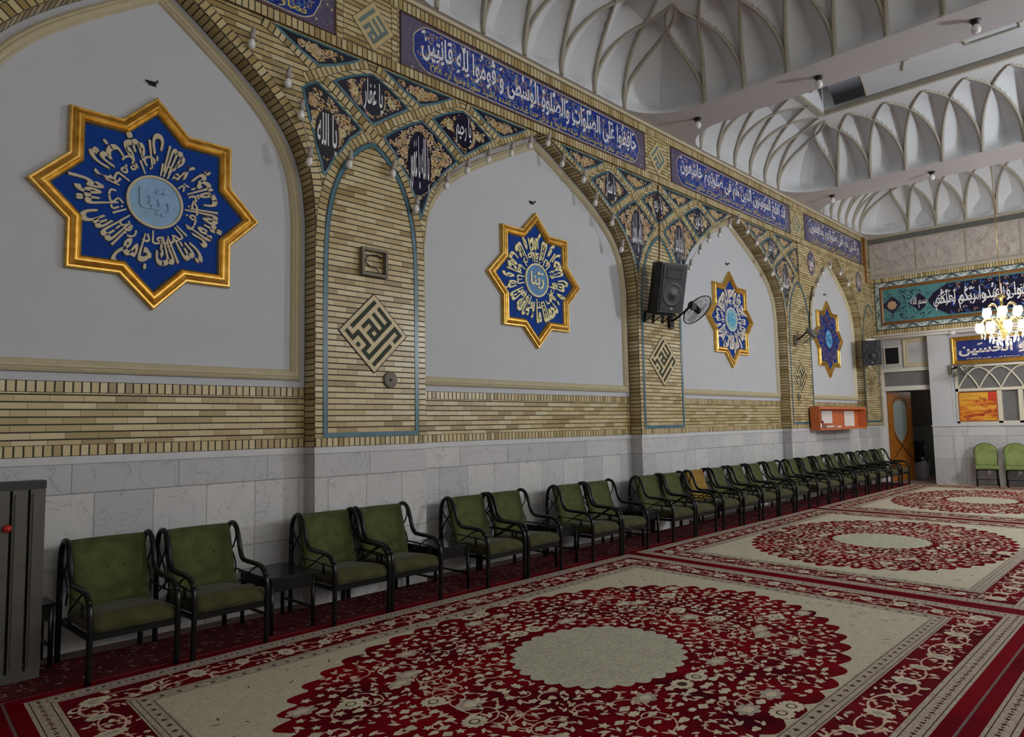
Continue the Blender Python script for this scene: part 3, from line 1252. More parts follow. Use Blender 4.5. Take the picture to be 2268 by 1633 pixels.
def frieze(x0, x1, label, verse, small, seed, ground='violet', inner='cobalt', number=None):
    zc = 5.97
    wd = x1 - x0
    t = thing('tile_frieze', label, 'tile frieze', (x0, YF, 5.655), 0, GF)
    H_ = 0.63
    mb = MB()
    mb.plate([(0, 0), (wd, 0), (wd, H_), (0, H_)], 0.0, 0.008)
    mb.build('ground', ground, t)
    mb = MB()
    A = [(0, 0), (wd, 0), (wd, H_), (0, H_)]
    mb.ring(A, inset(A, 0.014), 0.0125, 0.0125, 0)
    mb.ring(inset(A, 0.014), inset(A, 0.022), 0.0115, 0.0115, 1)
    mb.build('rim', ['navyline', 'frame_wood'], t)
    C = cartouche(0.18, wd - 0.18, 0.045, H_ - 0.05, 0.26)
    mb = MB()
    mb.flat(C, 0.0095, 0)
    mb.line(C, 0.012, 0.0105, 1, closed=True)
    mb.build('cartouche', [inner, 'bone'], t)
    o = MB()
    CI = inset(C, 0.02)
    mats = [0, 0, 0, 1, 2, 3]
    curls(o, CI, int(wd * 34), 0.075, 0.010, 0.0108, mats, seed)
    curls(o, CI, int(wd * 46), 0.04, 0.009, 0.0112, mats, seed + 3)
    r = random.Random(seed)
    for _ in range(int(wd * 16)):
        x, z = r.uniform(0.03, wd - 0.03), r.uniform(0.03, H_ - 0.03)
        if not inside((x, z), C):
            rosette(o, x, z, 0.014, 0.0105, 4, None, 5)
    o.build('ornament', ['sky', 'ochre', 'rose', 'indigo', 'bone'], t)
    le = MB()
    write(le, verse, 0.30, 0.175, wd - 0.55, 0.40, 0.0135, 0, 0.018)
    le.build('lettering', 'white_tile', t)
    le = MB()
    write(le, small, 0.42, 0.055, wd - 0.75, 0.12, 0.0135, 0, 0.012)
    le.build('small_lettering', 'yellow_tile', t)
    return t


frieze(-1.1, 3.775, 'blue verse frieze cut off by the upper edge, over the first arch', 'اقم الصلوة ان الصلوة تنهی عن الفحشاء و المنکر', 'نماز را برپا دار که نماز از کار زشت و ناپسند باز می‌دارد', 51)
frieze(4.59, 9.42, 'long blue verse frieze left of the diamond above the black speaker', 'حَافِظُوا عَلَى الصَّلَوَاتِ وَالصَّلوةِ الْوُسْطى وَ قُومُوا لِلّهِ قَانِتِينَ',
       'مواظبت بر نماز و خصوصا نماز میانه نمایید و برای خدا عبادت کننده باشید سوره بقره آیه ۲۳۸', 52)
frieze(10.195, 15.0, 'long blue verse frieze between the black speaker pillar and the fan pillar', 'قَد اَفلَحَ المُؤمِنونَ الَّذینَ هُم فی صَلوتِهِم خاشِعونَ',
       'به راستی که مومنان رستگار شدند آنان که در نمازشان فروتن و خاشع هستند', 53)
frieze(15.78, 19.5, 'violet verse frieze nearest the far corner', 'وَ الَّذینَ هُم عَلی صَلَواتِهِم یُحافِظونَ', 'و آنان که بر نمازهای خود مواظبت دارند', 54, 'indigo', 'indigo')

# ------------------------------------------------------------ square script diamonds
def cells(spec):
    g_ = set()
    for r0, c0, r1, c1 in spec:
        for r in range(min(r0, r1), max(r0, r1) + 1):
            for c in range(min(c0, c1), max(c0, c1) + 1):
                g_.add((r, c))
    return g_


HAMDU = cells([(0, 2, 0, 10), (0, 0, 2, 0), (2, 0, 2, 2), (2, 2, 6, 2), (6, 0, 6, 2), (6, 0, 8, 0), (8, 0, 8, 10), (8, 10, 10, 10), (10, 8, 10, 10),
               (10, 0, 10, 6), (4, 0, 4, 0), (2, 4, 2, 6), (2, 6, 6, 6), (4, 4, 4, 6), (4, 4, 6, 4), (6, 4, 6, 10), (2, 8, 6, 8), (2, 10, 6, 10)])
ALLAH = cells([(0, 0, 0, 6), (2, 0, 2, 2), (2, 2, 6, 2), (4, 0, 4, 2), (4, 0, 6, 0), (6, 0, 6, 6), (2, 4, 6, 4), (2, 6, 6, 6)])


def diamond(cx, cz, hw, hh, spec, n, margin, mats, label, d0=0.0, group=None):
    t = thing('calligraphy_diamond', label, 'wall tile', (cx, YF - d0, cz), 0, group)
    out = [(-hw, 0), (0, -hh), (hw, 0), (0, hh)]
    mb = MB()
    mb.plate(out, 0.0, 0.009, 0)
    k = 1 + 0.035
    mb.ring([(x * k, z * k) for x, z in out], out, 0.006, 0.0085, 1)
    mb.build('ground', [mats[0], mats[2]], t)
    mb = MB()
    ex = (hw, hh)       # left corner -> top corner
    ey = (hw, -hh)      # left corner -> bottom corner
    cs = (1 - 2 * margin) / n

    def pt(a, b):
        return (-hw + ex[0] * a + ey[0] * b, ex[1] * a + ey[1] * b)
    for r in range(n):
        for c in range(n):
            if (r, c) in spec:
                a, b = margin + c * cs, margin + r * cs
                mb.flat([pt(a, b), pt(a, b + cs), pt(a + cs, b + cs), pt(a + cs, b)], 0.0105, 0)
    mb.build('lettering', mats[1], t)
    return t


KG = ('kufic_ground', 'green_kufic', 'navyline')
FG = ('kufic_ground', 'grey_kufic', 'box_frame')
diamond(4.235, 2.63, 0.415, 0.405, HAMDU, 11, 0.07, KG, 'large green square script diamond under the small square frame')
diamond(9.755, 2.64, 0.415, 0.4, HAMDU, 11, 0.07, KG, 'green square script diamond under the big black speaker')
diamond(15.2, 2.6, 0.37, 0.37, HAMDU, 11, 0.07, KG, 'green square script diamond under the wall fan, above the round disc')
diamond(19.5, 2.57, 0.37, 0.32, HAMDU, 11, 0.07, KG, 'green square script diamond under the corner speaker', 0.03)
diamond(4.24, 5.95, 0.26, 0.27, ALLAH, 7, 0.12, FG, 'grey script diamond at the top, left of the longest blue frieze')
diamond(9.8, 5.97, 0.27, 0.28, ALLAH, 7, 0.12, FG, 'grey script diamond in the frieze above the big black speaker')
diamond(15.39, 5.97, 0.25, 0.28, ALLAH, 7, 0.12, FG, 'grey script diamond in the frieze over the fan pillar')

# ------------------------------------------------------------ eight pointed stars


def star_outline(R_, n=16):
    q = R_ * cos(pi / 4) / cos(pi / 8)
    return [((R_ if k % 2 == 0 else q) * cos(2 * pi * k / 16), (R_ if k % 2 == 0 else q) * sin(2 * pi * k / 16)) for k in range(16)]


def star(cx, cz, label, verse, verse2, centre, mats, seed):
    t = thing('star_plaque', label, 'wall plaque', (cx, YP, cz), 0, None)
    R_ = 0.925
    prof = [(1.0, 0.0), (1.0, 0.035), (0.985, 0.05), (0.965, 0.05), (0.958, 0.04), (0.945, 0.055), (0.925, 0.062), (0.91, 0.05), (0.9, 0.062), (0.882, 0.062), (0.87, 0.042), (0.85, 0.05), (0.835, 0.042), (0.82, 0.02)]
    mb = MB()
    for (a, da), (b, db) in zip(prof[:-1], prof[1:]):
        mb.ring(star_outline(R_ * a), star_outline(R_ * b), da, db)
    mb.build('frame', 'gold', t)
    mb = MB()
    mb.flat(star_outline(R_ * 0.825), 0.02)
    mb.build('field', mats[0], t)
    disc, ink, back = mats[1], mats[2], mats[3]
    mb = MB()
    rim = [(0.0, 0.034), (0.205, 0.034), (0.208, 0.044), (0.228, 0.044), (0.23, 0.02)]
    n = 40
    for i, ((a, da), (b, db)) in enumerate(zip(rim[:-1], rim[1:])):
        for k in range(n):
            t0, t1 = 2 * pi * k / n, 2 * pi * (k + 1) / n
            mb.face([(a * cos(t0), -da, a * sin(t0)), (b * cos(t0), -db, b * sin(t0)), (b * cos(t1), -db, b * sin(t1)), (a * cos(t1), -da, a * sin(t1))], 0 if i == 0 else 1)
    dsk = mb.build('centre_disc', [disc, ink], t)
    le = MB()
    write(le, centre, -0.13, -0.12, 0.26, 0.25, 0.046, 0, 0.02, None, 0.012)
    le.build('centre_lettering', mats[4], dsk)

    def polar(r_in, r_out, a0):
        def f(q):
            a = a0 + 2 * pi * q[0] * 0.985
            rr_ = r_out - q[1] * (r_out - r_in)
            return (rr_ * cos(a), rr_ * sin(a))
        return f
    le = MB()
    verse = ''.join(q for q in verse if not ('\u064b' <= q <= '\u0652'))
    write(le, verse, 0, 0, 1, 1, 0.036, 0, 0.03, polar(0.29, 0.66, -pi / 2 + seed * 0.9), 0.015)
    write(le, verse2, 0, 0, 1, 1, 0.0325, 0, 0.016, polar(0.245, 0.42, pi / 3 + seed), 0.012)
    le.build('lettering', ink, t)
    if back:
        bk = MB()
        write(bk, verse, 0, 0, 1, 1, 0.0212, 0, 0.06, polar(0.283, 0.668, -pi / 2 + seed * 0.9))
        bk.build('letter_shadow', back, t)  # dark copy of the letters, painted on the field as their shadow
    return t


star(2.135, 3.6, 'dim gold framed blue star with beige ring of writing, nearest the camera', 'رَبَّنا اِنَّكَ جامِعُ النّاسِ لِیَومٍ لا رَیبَ فیهِ اِنَّ اللهَ لا یُخلِفُ المیعاد', 'ان الله لا یخلف المیعاد ربنا انک جامع', 'رَبَّنا',
     ('star_blue', 'star_disc', 'letter_beige', 'shadow_navy', 'star_disc'), 1)
star(6.965, 3.585, 'gold framed blue star with bright cream writing, left of the big black speaker', 'رَبَّنا وَ لا تُحَمِّلنا ما لا طاقَةَ لَنا بِه وَ اعفُ عَنّا وَ اغفِر لَنا وَ ارحَمنا', 'ما لا طاقة لنا به واعف عنا واغفر لنا', 'رَبَّنا',
     ('star_blue', 'disc_steel', 'letter_cream', 'shadow_navy', 'letter_cream'), 2)
star(12.455, 3.58, 'gold framed blue star with dense white writing, between the two wall fans', 'رَبَّنَا اغفِر لَنا ذُنوبَنا وَ اِسرافَنا فی اَمرِنا وَ ثَبِّت اَقدامَنا وَ انصُرنا', 'ربنا اغفر لنا ذنوبنا و اسرافنا فی امرنا و ثبت', 'رَبَّنا',
     ('star_blue', 'disc_mint', 'letter_white', 'shadow_navy', 'disc_cyan'), 3)
star(17.36, 3.57, 'gold framed blue star with faded mauve writing over the orange shelf', 'رَبَّنا هَب لَنا مِن اَزواجِنا وَ ذُرِّیّاتِنا قُرَّةَ اَعیُن', 'ربنا هب لنا من ازواجنا و ذریاتنا', 'رَبَّنا',
     ('star_blue', 'disc_cyan', 'letter_mauve', None, 'disc_steel'), 4)
# small hooks above the stars
for x, lab in ((2.10, 'small dark wall hook above the star nearest the camera'), (6.93, 'small dark wall hook above the star with cream writing'),
               (12.42, 'small dark wall hook above the star with dense white writing'), (17.3, 'small dark wall hook above the faded star over the shelf')):
    mb = MB()
    mb.tube(smooth_path([(-0.05, 0, 0.02), (-0.02, -0.04, 0.0), (0.02, -0.05, 0.005), (0.03, -0.03, 0.03)], 4), 0.008, 6)
    mb.box(-0.03, 0.03, -0.012, 0.0, -0.015, 0.02)
    tag(mb.build('wall_hook', 'black_plastic', None, (x, YP, 4.64)), lab, 'hook')

# ============================================================ CEILING: ribbed coves between flat soffits
HC = 1.0        # rise of the coves
INS = 1.15      # inward reach of the coves


def smoothstep(a, b, x):
    t = max(0.0, min(1.0, (x - a) / (b - a)))
    return t * t * (3 - 2 * t)


ceiling = thing('ceiling', None, None)
ceiling['kind'] = 'structure'


def vault(xa, xb, ya, yb, x_lo, x_hi, slot=None, r=0.8):
    """one bay: opening xa..xb, from the wall side ya out to yb; soffit from x_lo to x_hi"""
    La = pi / 2 * r
    Ls = (ya - r) - yb
    Lt = (xb - xa) - 2 * r

    def path(s):
        if s < Ls:
            return (xa, yb + s)
        s -= Ls
        if s < La:
            a = pi - s / r
            return (xa + r + r * cos(a), ya - r + r * sin(a))
        s -= La
        if s < Lt:
            return (xa + r + s, ya)
        s -= Lt
        if s < La:
            a = pi / 2 - s / r
            return (xb - r + r * cos(a), ya - r + r * sin(a))
        return (xb, ya - r - (s - La))
    feet = []
    n_side = int((ya - 0.95 - yb) / 0.635)
    for k in range(n_side, -1, -1):
        feet.append((ya - 0.95 - 0.635 * k) - yb)
    cxx = (xa + xb) / 2
    sp = (xb - xa - 1.5) / 5.0
    for k in range(6):
        feet.append(Ls + La + (cxx + sp * (k - 2.5) - (xa + r)))
    for k in range(n_side + 1):
        feet.append(Ls + La + Lt + La + (ya - r) - (ya - 0.95 - 0.635 * k))
    nf = len(feet)

    def s_of(u):
        i = max(0, min(nf - 2, int(floor(u))))
        return feet[i] + (feet[i + 1] - feet[i]) * (u - i)

    def inner(p):
        return (min(max(p[0], xa + INS), xb - INS), min(p[1], ya - INS))

    def surf(u, v, push=0.0):
        o = path(s_of(u))
        q = inner(o)
        t = v * pi / 2
        hx, hz = 1 - cos(t), sin(t)
        dx, dy = q[0] - o[0], q[1] - o[1]
        l = hypot(dx, dy) or 1
        x = o[0] + dx * hx - dx / l * push * cos(t)
        y = o[1] + dy * hx - dy / l * push * cos(t)
        z = ZS + HC * hz + push * sin(t)
        return (x, y, z)

    def g(v):
        return v ** 2.2
    NU, NV = 12, 26
    mb = MB()
    verts, faces = [], []
    for i in range((nf - 1) * NU + 1):
        u = i / NU
        k = min(int(floor(u)), nf - 2)
        fu = u - k
        span = feet[k + 1] - feet[k]
        for j in range(NV + 1):
            v = j / NV
            gv = g(v)
            lim = min(gv, 1 - gv)
            if fu <= lim:
                d = lim - fu
            elif fu >= 1 - lim:
                d = fu - (1 - lim)
            elif gv < 0.5:
                d = min(fu - gv, 1 - gv - fu)
            else:
                d = 0.0
            push = d * min(span, 0.9) * 0.62 * smoothstep(0.0, 0.16, v)
            verts.append(surf(u, v, push))
    for i in range((nf - 1) * NU):
        for j in range(NV):
            a = i * (NV + 1) + j
            faces.append((a, a + 1, a + NV + 2, a + NV + 1))
    mb.idx(verts, faces, 0, False)
    mb.build('ribbed_cove', 'vault', ceiling)
    # ribs
    rb = MB()
    for i in range(nf):
        for sg in (-1, 1):
            if not (0 <= i + sg <= nf - 1):
                continue
            pts, rad = [], []
            for k in range(19):
                v = k / 18
                p = surf(i + sg * g(v), v, -0.004)
                pts.append(p)
                rad.append(0.036 - 0.014 * v)
            rb.tube(pts, rad, 5)
    rb.build('rib', 'rib', ceiling)
    # flat soffit around the opening
    so = MB()
    top = YF - 0.0
    prev = None
    n = 160
    tot = feet[-1]
    P = [path(feet[0])] + [path(Ls * k / 6) for k in range(1, 7)] + [path(Ls + La * k / 10) for k in range(1, 11)] + \
        [path(Ls + La + Lt * k / 4) for k in range(1, 5)] + [path(Ls + La + Lt + La * k / 10) for k in range(1, 11)] + [path(Ls + La + Lt + La + 0.02), path(Ls + La + Lt + La + Ls - feet[0])]

    def rim(p):
        x, y = p
        if y <= ya - r + 1e-6:
            return (x_lo if x < cxx else x_hi, y)
        if xa + r - 1e-6 <= x <= xb - r + 1e-6:
            return (x, top)
        c0 = (xa + r if x < cxx else xb - r, ya - r)
        dx, dy = x - c0[0], y - c0[1]
        bx = x_lo if x < cxx else x_hi
        tx = (bx - c0[0]) / dx if abs(dx) > 1e-6 else 1e9
        ty = (top - c0[1]) / dy if abs(dy) > 1e-6 else 1e9
        t = min(tx, ty)
        return (c0[0] + dx * t, c0[1] + dy * t)
    for a, b in zip(P[:-1], P[1:]):
        ra, rb_ = rim(a), rim(b)
        so.face([(a[0], a[1], ZS), (b[0], b[1], ZS), (rb_[0], rb_[1], ZS), (ra[0], ra[1], ZS)])
        if abs(ra[0] - rb_[0]) > 1e-4 and abs(ra[1] - rb_[1]) > 1e-4:
            cx_ = x_lo if a[0] < cxx else x_hi
            so.face([(ra[0], ra[1], ZS), (rb_[0], rb_[1], ZS), (cx_, top, ZS)])
    yb2 = path(feet[0])[1]
    so.face([(x_lo, yb2, ZS), (x_hi, yb2, ZS), (x_hi, -8.6, ZS), (x_lo, -8.6, ZS)])
    so.face([(x_lo, yb2, ZS), (x_hi, yb2, ZS), (x_hi, yb2, ZS + HC + 0.4), (x_lo, yb2, ZS + HC + 0.4)])
    so.build('soffit', 'soffit', ceiling)
    # crown
    cr = MB()
    Z = ZS + HC
    x0, x1, y1, y0 = xa + INS, xb - INS, ya - INS, yb2
    if not slot:
        cr.face([(x0, y0, Z), (x0, y1, Z), (x1, y1, Z), (x1, y0, Z)])
    else:
        a, b, t = slot
        cr.face([(x0, y0, Z), (x0, y1, Z), (a, y1, Z), (a, y0, Z)])
        cr.face([(b, y0, Z), (b, y1, Z), (x1, y1, Z), (x1, y0, Z)])
        cr.face([(a, t, Z), (a, y1, Z), (b, y1, Z), (b, t, Z)])
        for x, sx in ((a, 1), (b, -1)):
            cr.face([(x, y0, Z), (x, t, Z), (x, t, Z + 0.5), (x, y0, Z + 0.5)])
        cr.face([(a, t, Z), (b, t, Z), (b, t, Z + 0.5), (a, t, Z + 0.5)])
        cr.face([(a, y0, Z + 0.5), (a, t, Z + 0.5), (b, t, Z + 0.5), (b, y0, Z + 0.5)])
    cr.build('crown', 'vault', ceiling)
    return y0


vault(4.3, 9.52, 6.0, -8.0, 3.8, 9.92)
SL = (11.86, 13.52, 4.72)
y_end = vault(10.32, 15.03, 6.0, -8.0, 9.92, 15.5, SL)
vault(15.97, 19.98, 6.0, -8.0, 15.5, 20.3)
mb = MB()
mb.face([(-2.6, -8.6, ZS), (-2.6, YF, ZS), (3.8, YF, ZS), (3.8, -8.6, ZS)])
mb.build('soffit', 'soffit', ceiling)

# moulded opening in the crown of the middle bay, with a strapped barrel panel inside
mb = MB()
a, b, t = SL
Z = ZS + HC
for x, s_ in ((a, -1), (b, 1)):
    mb.box(x, x + s_ * 0.07, y_end, t + 0.07, Z - 0.045, Z)
    mb.box(x - s_ * 0.012, x + s_ * 0.03, y_end, t, Z - 0.02, Z + 0.03)
mb.box(a, b, t, t + 0.07, Z - 0.045, Z)
mb.build('crown_moulding', 'rib', ceiling)
cxs, hw_s = (a + b) / 2, (b - a) / 2 - 0.03


def barrel(q, y, lift=0.0):
    """q across -1..1"""
    th = q * radians(62)
    R_ = hw_s / sin(radians(62))
    return (cxs + (R_ - lift) * sin(th), y, Z + 0.05 + (R_ - lift) * (cos(th) - cos(radians(62))) * 0.8)


yt = 3.95
mb = MB()
n = 20
for k in range(n):
    q0, q1 = -1 + 2 * k / n, -1 + 2 * (k + 1) / n
    mb.face([barrel(q0, y_end), barrel(q0, yt), barrel(q1, yt), barrel(q1, y_end)])
mb.build('barrel_panel', 'vault', ceiling)
mb = MB()


def strap(pts, m=8):
    P = []
    for (q0, y0), (q1, y1) in zip(pts[:-1], pts[1:]):
        for k in range(m):
            t_ = k / m
            P.append(barrel(q0 + (q1 - q0) * t_, y0 + (y1 - y0) * t_, 0.012))
    P.append(barrel(pts[-1][0], pts[-1][1], 0.012))
    mb.tube(P, 0.022, 4)


strap([(-1, yt), (1, yt)])
for k in range(5):
    y = yt - 0.1 - 2.3 * k
    strap([(0.1, y), (0.1, y - 0.75), (-0.55, y - 1.25)])
    strap([(0.72, y - 0.55), (0.1, y - 0.75), (-0.2, y - 0.42)])
    strap([(-0.2, y - 0.42), (-0.8, y - 0.9)])
    strap([(0.1, y - 0.75), (0.1, y - 1.0), (-0.5, y - 1.55), (-0.5, y - 1.9)])
    strap([(-0.6, y - 1.3), (0.62, y - 1.52), (0.62, y - 2.25), (-0.2, y - 2.2)])
mb.build('strapwork', 'rib', ceiling)
g = G('painted_reflection_sheet', 0.45, 0.2)
x_, y_, z_ = g.sep(g.tc())
g.col(g.ramp(g.ma('DIVIDE', g.ma('SUBTRACT', x_, cxs - hw_s), 2 * hw_s), [(0.1, RGB(150, 120, 108)), (0.6, RGB(186, 170, 166)), (0.78, RGB(150, 156, 168)), (0.9, RGB(52, 54, 58))]))  # brown, pale, bluish and dark bands painted in as the sheet's reflections
M['sheet'] = g.mat
mb = MB()
for k in range(n):
    q0, q1 = -1 + 2 * k / n, -1 + 2 * (k + 1) / n
    p0, p1 = barrel(q0, 0, 0.05), barrel(q1, 0, 0.05)
    mb.face([(p0[0], yt + 0.02, p0[2]), (p0[0], yt + 0.55, p0[2]), (p1[0], yt + 0.55, p1[2]), (p1[0], yt + 0.02, p1[2])], 0, None, True)
mb.build('skylight_sheet', 'sheet', ceiling)

# ------------------------------------------------------------ floor and the unseen walls of the hall
mb = MB()
mb.box(-2.6, 23.4, -8.6, 6.6, -0.12, 0.0)
structure(mb, 'floor', 'floor')
mb = MB()
mb.face([(-2.6, -8.6, 0), (20.6, -8.6, 0), (20.6, -8.6, 7.8), (-2.6, -8.6, 7.8)])
structure(mb, 'wall_right', 'wall_blank')
mb = MB()
mb.face([(-2.55, -8.6, 0), (-2.55, -8.6, 7.8), (-2.55, 6.6, 7.8), (-2.55, 6.6, 0)])
structure(mb, 'wall_back', 'wall_blank')
# wall opposite has no openings: the added fill lamp stands before it

# ============================================================ FAR WALL
mb = MB()
# above the lintel (faces the camera at x = XU), lintel soffit
mb.box(XU, XU + 0.6, -8.6, 6.6, 3.84, 7.8)
# below: wall left of the window, between and above the openings
mb.box(XL, XL + 0.18, 6.02, 6.6, 0, 3.86)
mb.box(XL, XL + 0.18, 4.9, 6.02, 2.93, 3.86)
mb.box(XL, XL + 0.18, 4.36, 4.9, 1.45, 3.86)
mb.box(XL, XL + 0.18, -8.6, 4.36, 2.93, 3.86)
# pier between door and window
mb.box(20.3, XL, 4.42, 4.88, 1.45, 3.86)
wall_far = structure(mb, 'wall_far', 'plaster')


def fw(name, mb_, mats):
    return mb_.build(name, mats, wall_far)


mb = MB()
mb.box(XL, XL + 0.18, -8.6, 4.9, 0, 1.43)
mb.box(20.3, XL, 4.42, 4.88, 0, 1.43)
fw('marble_dado', mb, 'marble')
mb = MB()
mb.box(XL - 0.03, XL + 0.18, -8.6, 4.42, 1.43, 1.5)
mb.box(20.27, XL, 4.4, 4.9, 1.43, 1.46)
fw('window_ledge', mb, 'cap')
mb = MB()


def fy(y, d, z, x0=XU):
    return (x0 - d, y, z)


for z, wd in ((3.9, 0.12), (5.28, 0.12)):
    a, b = YS, -8.0
    L = a - b
    mb.face([fy(a, 0.004, z - wd / 2), fy(b, 0.004, z - wd / 2), fy(b, 0.004, z + wd / 2), fy(a, 0.004, z + wd / 2)], 0, [(0, 0), (L, 0), (L, 1), (0, 1)])
mb.face([fy(YS, 0.003, 3.84), fy(YS - 0.08, 0.003, 3.84), fy(YS - 0.08, 0.003, 5.3), fy(YS, 0.003, 5.3)], 0, [(0, 0), (0, 1), (1.46, 1), (1.46, 0)])
fw('brick_course', mb, 'soldier')
mb = MB()
mb.box(XU - 0.05, XU, -8, YS, 5.36, 5.40)
mb.box(XU - 0.03, XU, -8, YS, 5.40, 5.43)
mb.box(XU - 0.03, XU, -8, YS, 6.24, 6.27)
mb.box(XU - 0.08, XU, -8, YS, 6.40, 6.46)
for k in range(13):
    y = 6.02 - 1.1 * k
    mb.box(XU - 0.03, XU, y - 0.02, y + 0.02, 5.43, 6.24)
fw('cornice', mb, 'rib')
mb = MB()
mb.box(XU - 0.02, XU, -8, YS, 6.27, 6.40)
fw('dark_cornice', mb, 'steel')  # dark cornice band below the top moulding
g = G('veined_stone', 0.3)
v_ = g.tc()
n_ = g.noise(1.7, v_, 7.0, 0.6, 2.4)
veins = g.ma('LESS_THAN', g.ma('ABSOLUTE', g.ma('SUBTRACT', n_, 0.5)), 0.012)
cl = g.noise(3.0, v_, 6.0, 0.6, 1.4)
g.col(g.mix(g.ma('MULTIPLY', veins, 0.6), g.ramp(cl, [(0.35, RGB(168, 158, 152)), (0.65, RGB(190, 184, 176))]), RGB(122, 112, 110)))
M['veined'] = g.mat
mb = MB()
for k in range(12):
    y = 6.0 - 1.1 * k
    mb.box(XU - 0.012, XU, y - 1.06, y, 5.43, 6.24)
fw('stone_panel', mb, 'veined')
# lintel cornice under the tile frieze
mb = MB()
mb.box(XU - 0.02, XL, -8, YS, 3.80, 3.845)
mb.box(XU + 0.12, XL, -8, YS, 3.74, 3.80)
fw('lintel_moulding', mb, 'white_paint')

# small room behind the door
mb = MB()
mb.face([(XL + 0.18, 6.5, 0), (23.2, 6.5, 0), (23.2, 6.5, 3), (XL + 0.18, 6.5, 3)])
mb.face([(23.2, 6.5, 1.1), (23.2, 3.2, 1.1), (23.2, 3.2, 3), (23.2, 6.5, 3)])
mb.face([(XL + 0.18, 3.2, 0), (XL + 0.18, 3.2, 3), (23.2, 3.2, 3), (23.2, 3.2, 0)])
mb.face([(XL + 0.18, 3.2, 3), (XL + 0.18, 6.5, 3), (23.2, 6.5, 3), (23.2, 3.2, 3)])
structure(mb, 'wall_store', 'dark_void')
mb = MB()
mb.box(23.17, 23.2, 3.2, 6.5, 0, 1.4)
tag(mb.build('baseboard_store', 'dado_grey'), kind='structure')

# door frame with transom
door = thing('door_1', None, None)
door['kind'] = 'structure'
mb = MB()
mb.box(XL - 0.05, XL + 0.18, 6.0, 6.12, 0, 2.95)
mb.box(XL - 0.05, XL + 0.18, 4.88, 6.0, 2.38, 2.5)
mb.box(XL - 0.05, XL + 0.18, 4.88, 6.0, 2.88, 2.97)
mb.box(XL - 0.02, XL + 0.18, 4.86, 4.9, 0, 2.95)
mb.build('door_frame', 'white_paint', door)
mb = MB()
mb.box(XL + 0.03, XL + 0.05, 4.9, 6.0, 2.5, 2.88)
mb.build('transom_pane', 'grey_glass', door)
# the leaf, swung open into the store
leaf = thing('door_leaf', None, None, (XL + 0.1, 5.99, 0), radians(-90 + 66))
del_ = [leaf.pop(k) for k in list(leaf.keys()) if k in ('label', 'category')]
leaf.parent = door
W_, H_ = 0.86, 2.36
mb = MB()
outer = [(0, 0), (W_, 0), (W_, H_), (0, H_)]
pane = [(0.43, 1.0), (0.60, 1.18), (0.68, 1.35), (0.68, 1.95), (0.66, 2.08), (0.55, 2.12), (0.43, 2.16), (0.31, 2.12), (0.20, 2.08), (0.18, 1.95), (0.18, 1.35), (0.26, 1.18)]


def door_face(mb_, d, flip):
    # wood around the pane: strips from pane outline to the leaf edge
    n = len(pane)
    cx_, cz_ = 0.43, 1.55

    def ext(p):
        dx, dz = p[0] - cx_, p[1] - cz_
        tx = ((W_ if dx > 0 else 0) - cx_) / dx if abs(dx) > 1e-6 else 1e9
        tz = ((H_ if dz > 0 else 0) - cz_) / dz if abs(dz) > 1e-6 else 1e9
        t_ = min(tx, tz)
        return (cx_ + dx * t_, cz_ + dz * t_)
    for i in range(n):
        a_, b_ = pane[i], pane[(i + 1) % n]
        ea, eb = ext(a_), ext(b_)
        q = [ea, eb, b_, a_]
        mb_.face([(x, -d, z) for x, z in q])
        if abs(ea[0] - eb[0]) > 1e-4 and abs(ea[1] - eb[1]) > 1e-4:
            cc = (W_ if max(ea[0], eb[0]) > cx_ else 0, H_ if max(ea[1], eb[1]) > cz_ + 0.3 else 0)
            mb_.face([(ea[0], -d, ea[1]), (cc[0], -d, cc[1]), (eb[0], -d, eb[1])])


door_face(mb, 0.022, 0)
door_face(mb, -0.022, 1)
for (x0, z0), (x1, z1) in zip(outer, outer[1:] + outer[:1]):
    mb.face([(x0, -0.022, z0), (x0, 0.022, z0), (x1, 0.022, z1), (x1, -0.022, z1)])
for i in range(len(pane)):
    (x0, z0), (x1, z1) = pane[i], pane[(i + 1) % len(pane)]
    mb.face([(x0, -0.022, z0), (x0, 0.022, z0), (x1, 0.022, z1), (x1, -0.022, z1)])
mb.build('door_board', 'door_wood', leaf)
mb = MB()
mb.plate(pane, -0.004, 0.004)
mb.flat(pane[::-1], -0.004)
mb.build('door_pane', 'door_glass', leaf)
mb = MB()
for d in (0.026,):
    mb.line(smooth_path([(0.17, 1.3, 0), (0.25, 1.12, 0), (0.43, 0.92, 0), (0.60, 0.75, 0), (0.80, 0.55, 0)], 6) and [(p[0], p[1]) for p in smooth_path([(0.17, 1.3, 0), (0.25, 1.12, 0), (0.43, 0.92, 0), (0.60, 0.75, 0), (0.80, 0.55, 0)], 6)], 0.045, d, 0, True)
    mb.line([(p[0], p[1]) for p in smooth_path([(0.69, 1.3, 0), (0.6, 1.12, 0), (0.43, 0.92, 0), (0.28, 0.76, 0), (0.12, 0.6, 0)], 6)], 0.035, d, 0, True)
    mb.line([(p[0], p[1]) for p in smooth_path([(0.16, 2.0, 0), (0.25, 2.16, 0), (0.43, 2.22, 0), (0.62, 2.16, 0), (0.7, 2.0, 0)], 6)], 0.04, d, 0, True)
mb.build('carved_scroll', 'dark_wood', leaf)
mb = MB()
mb.tube([(W_ - 0.06, -0.02, 1.0), (W_ - 0.06, -0.07, 1.0), (W_ - 0.16, -0.07, 1.0)], 0.01, 6)
mb.build('door_handle', 'brass', leaf)

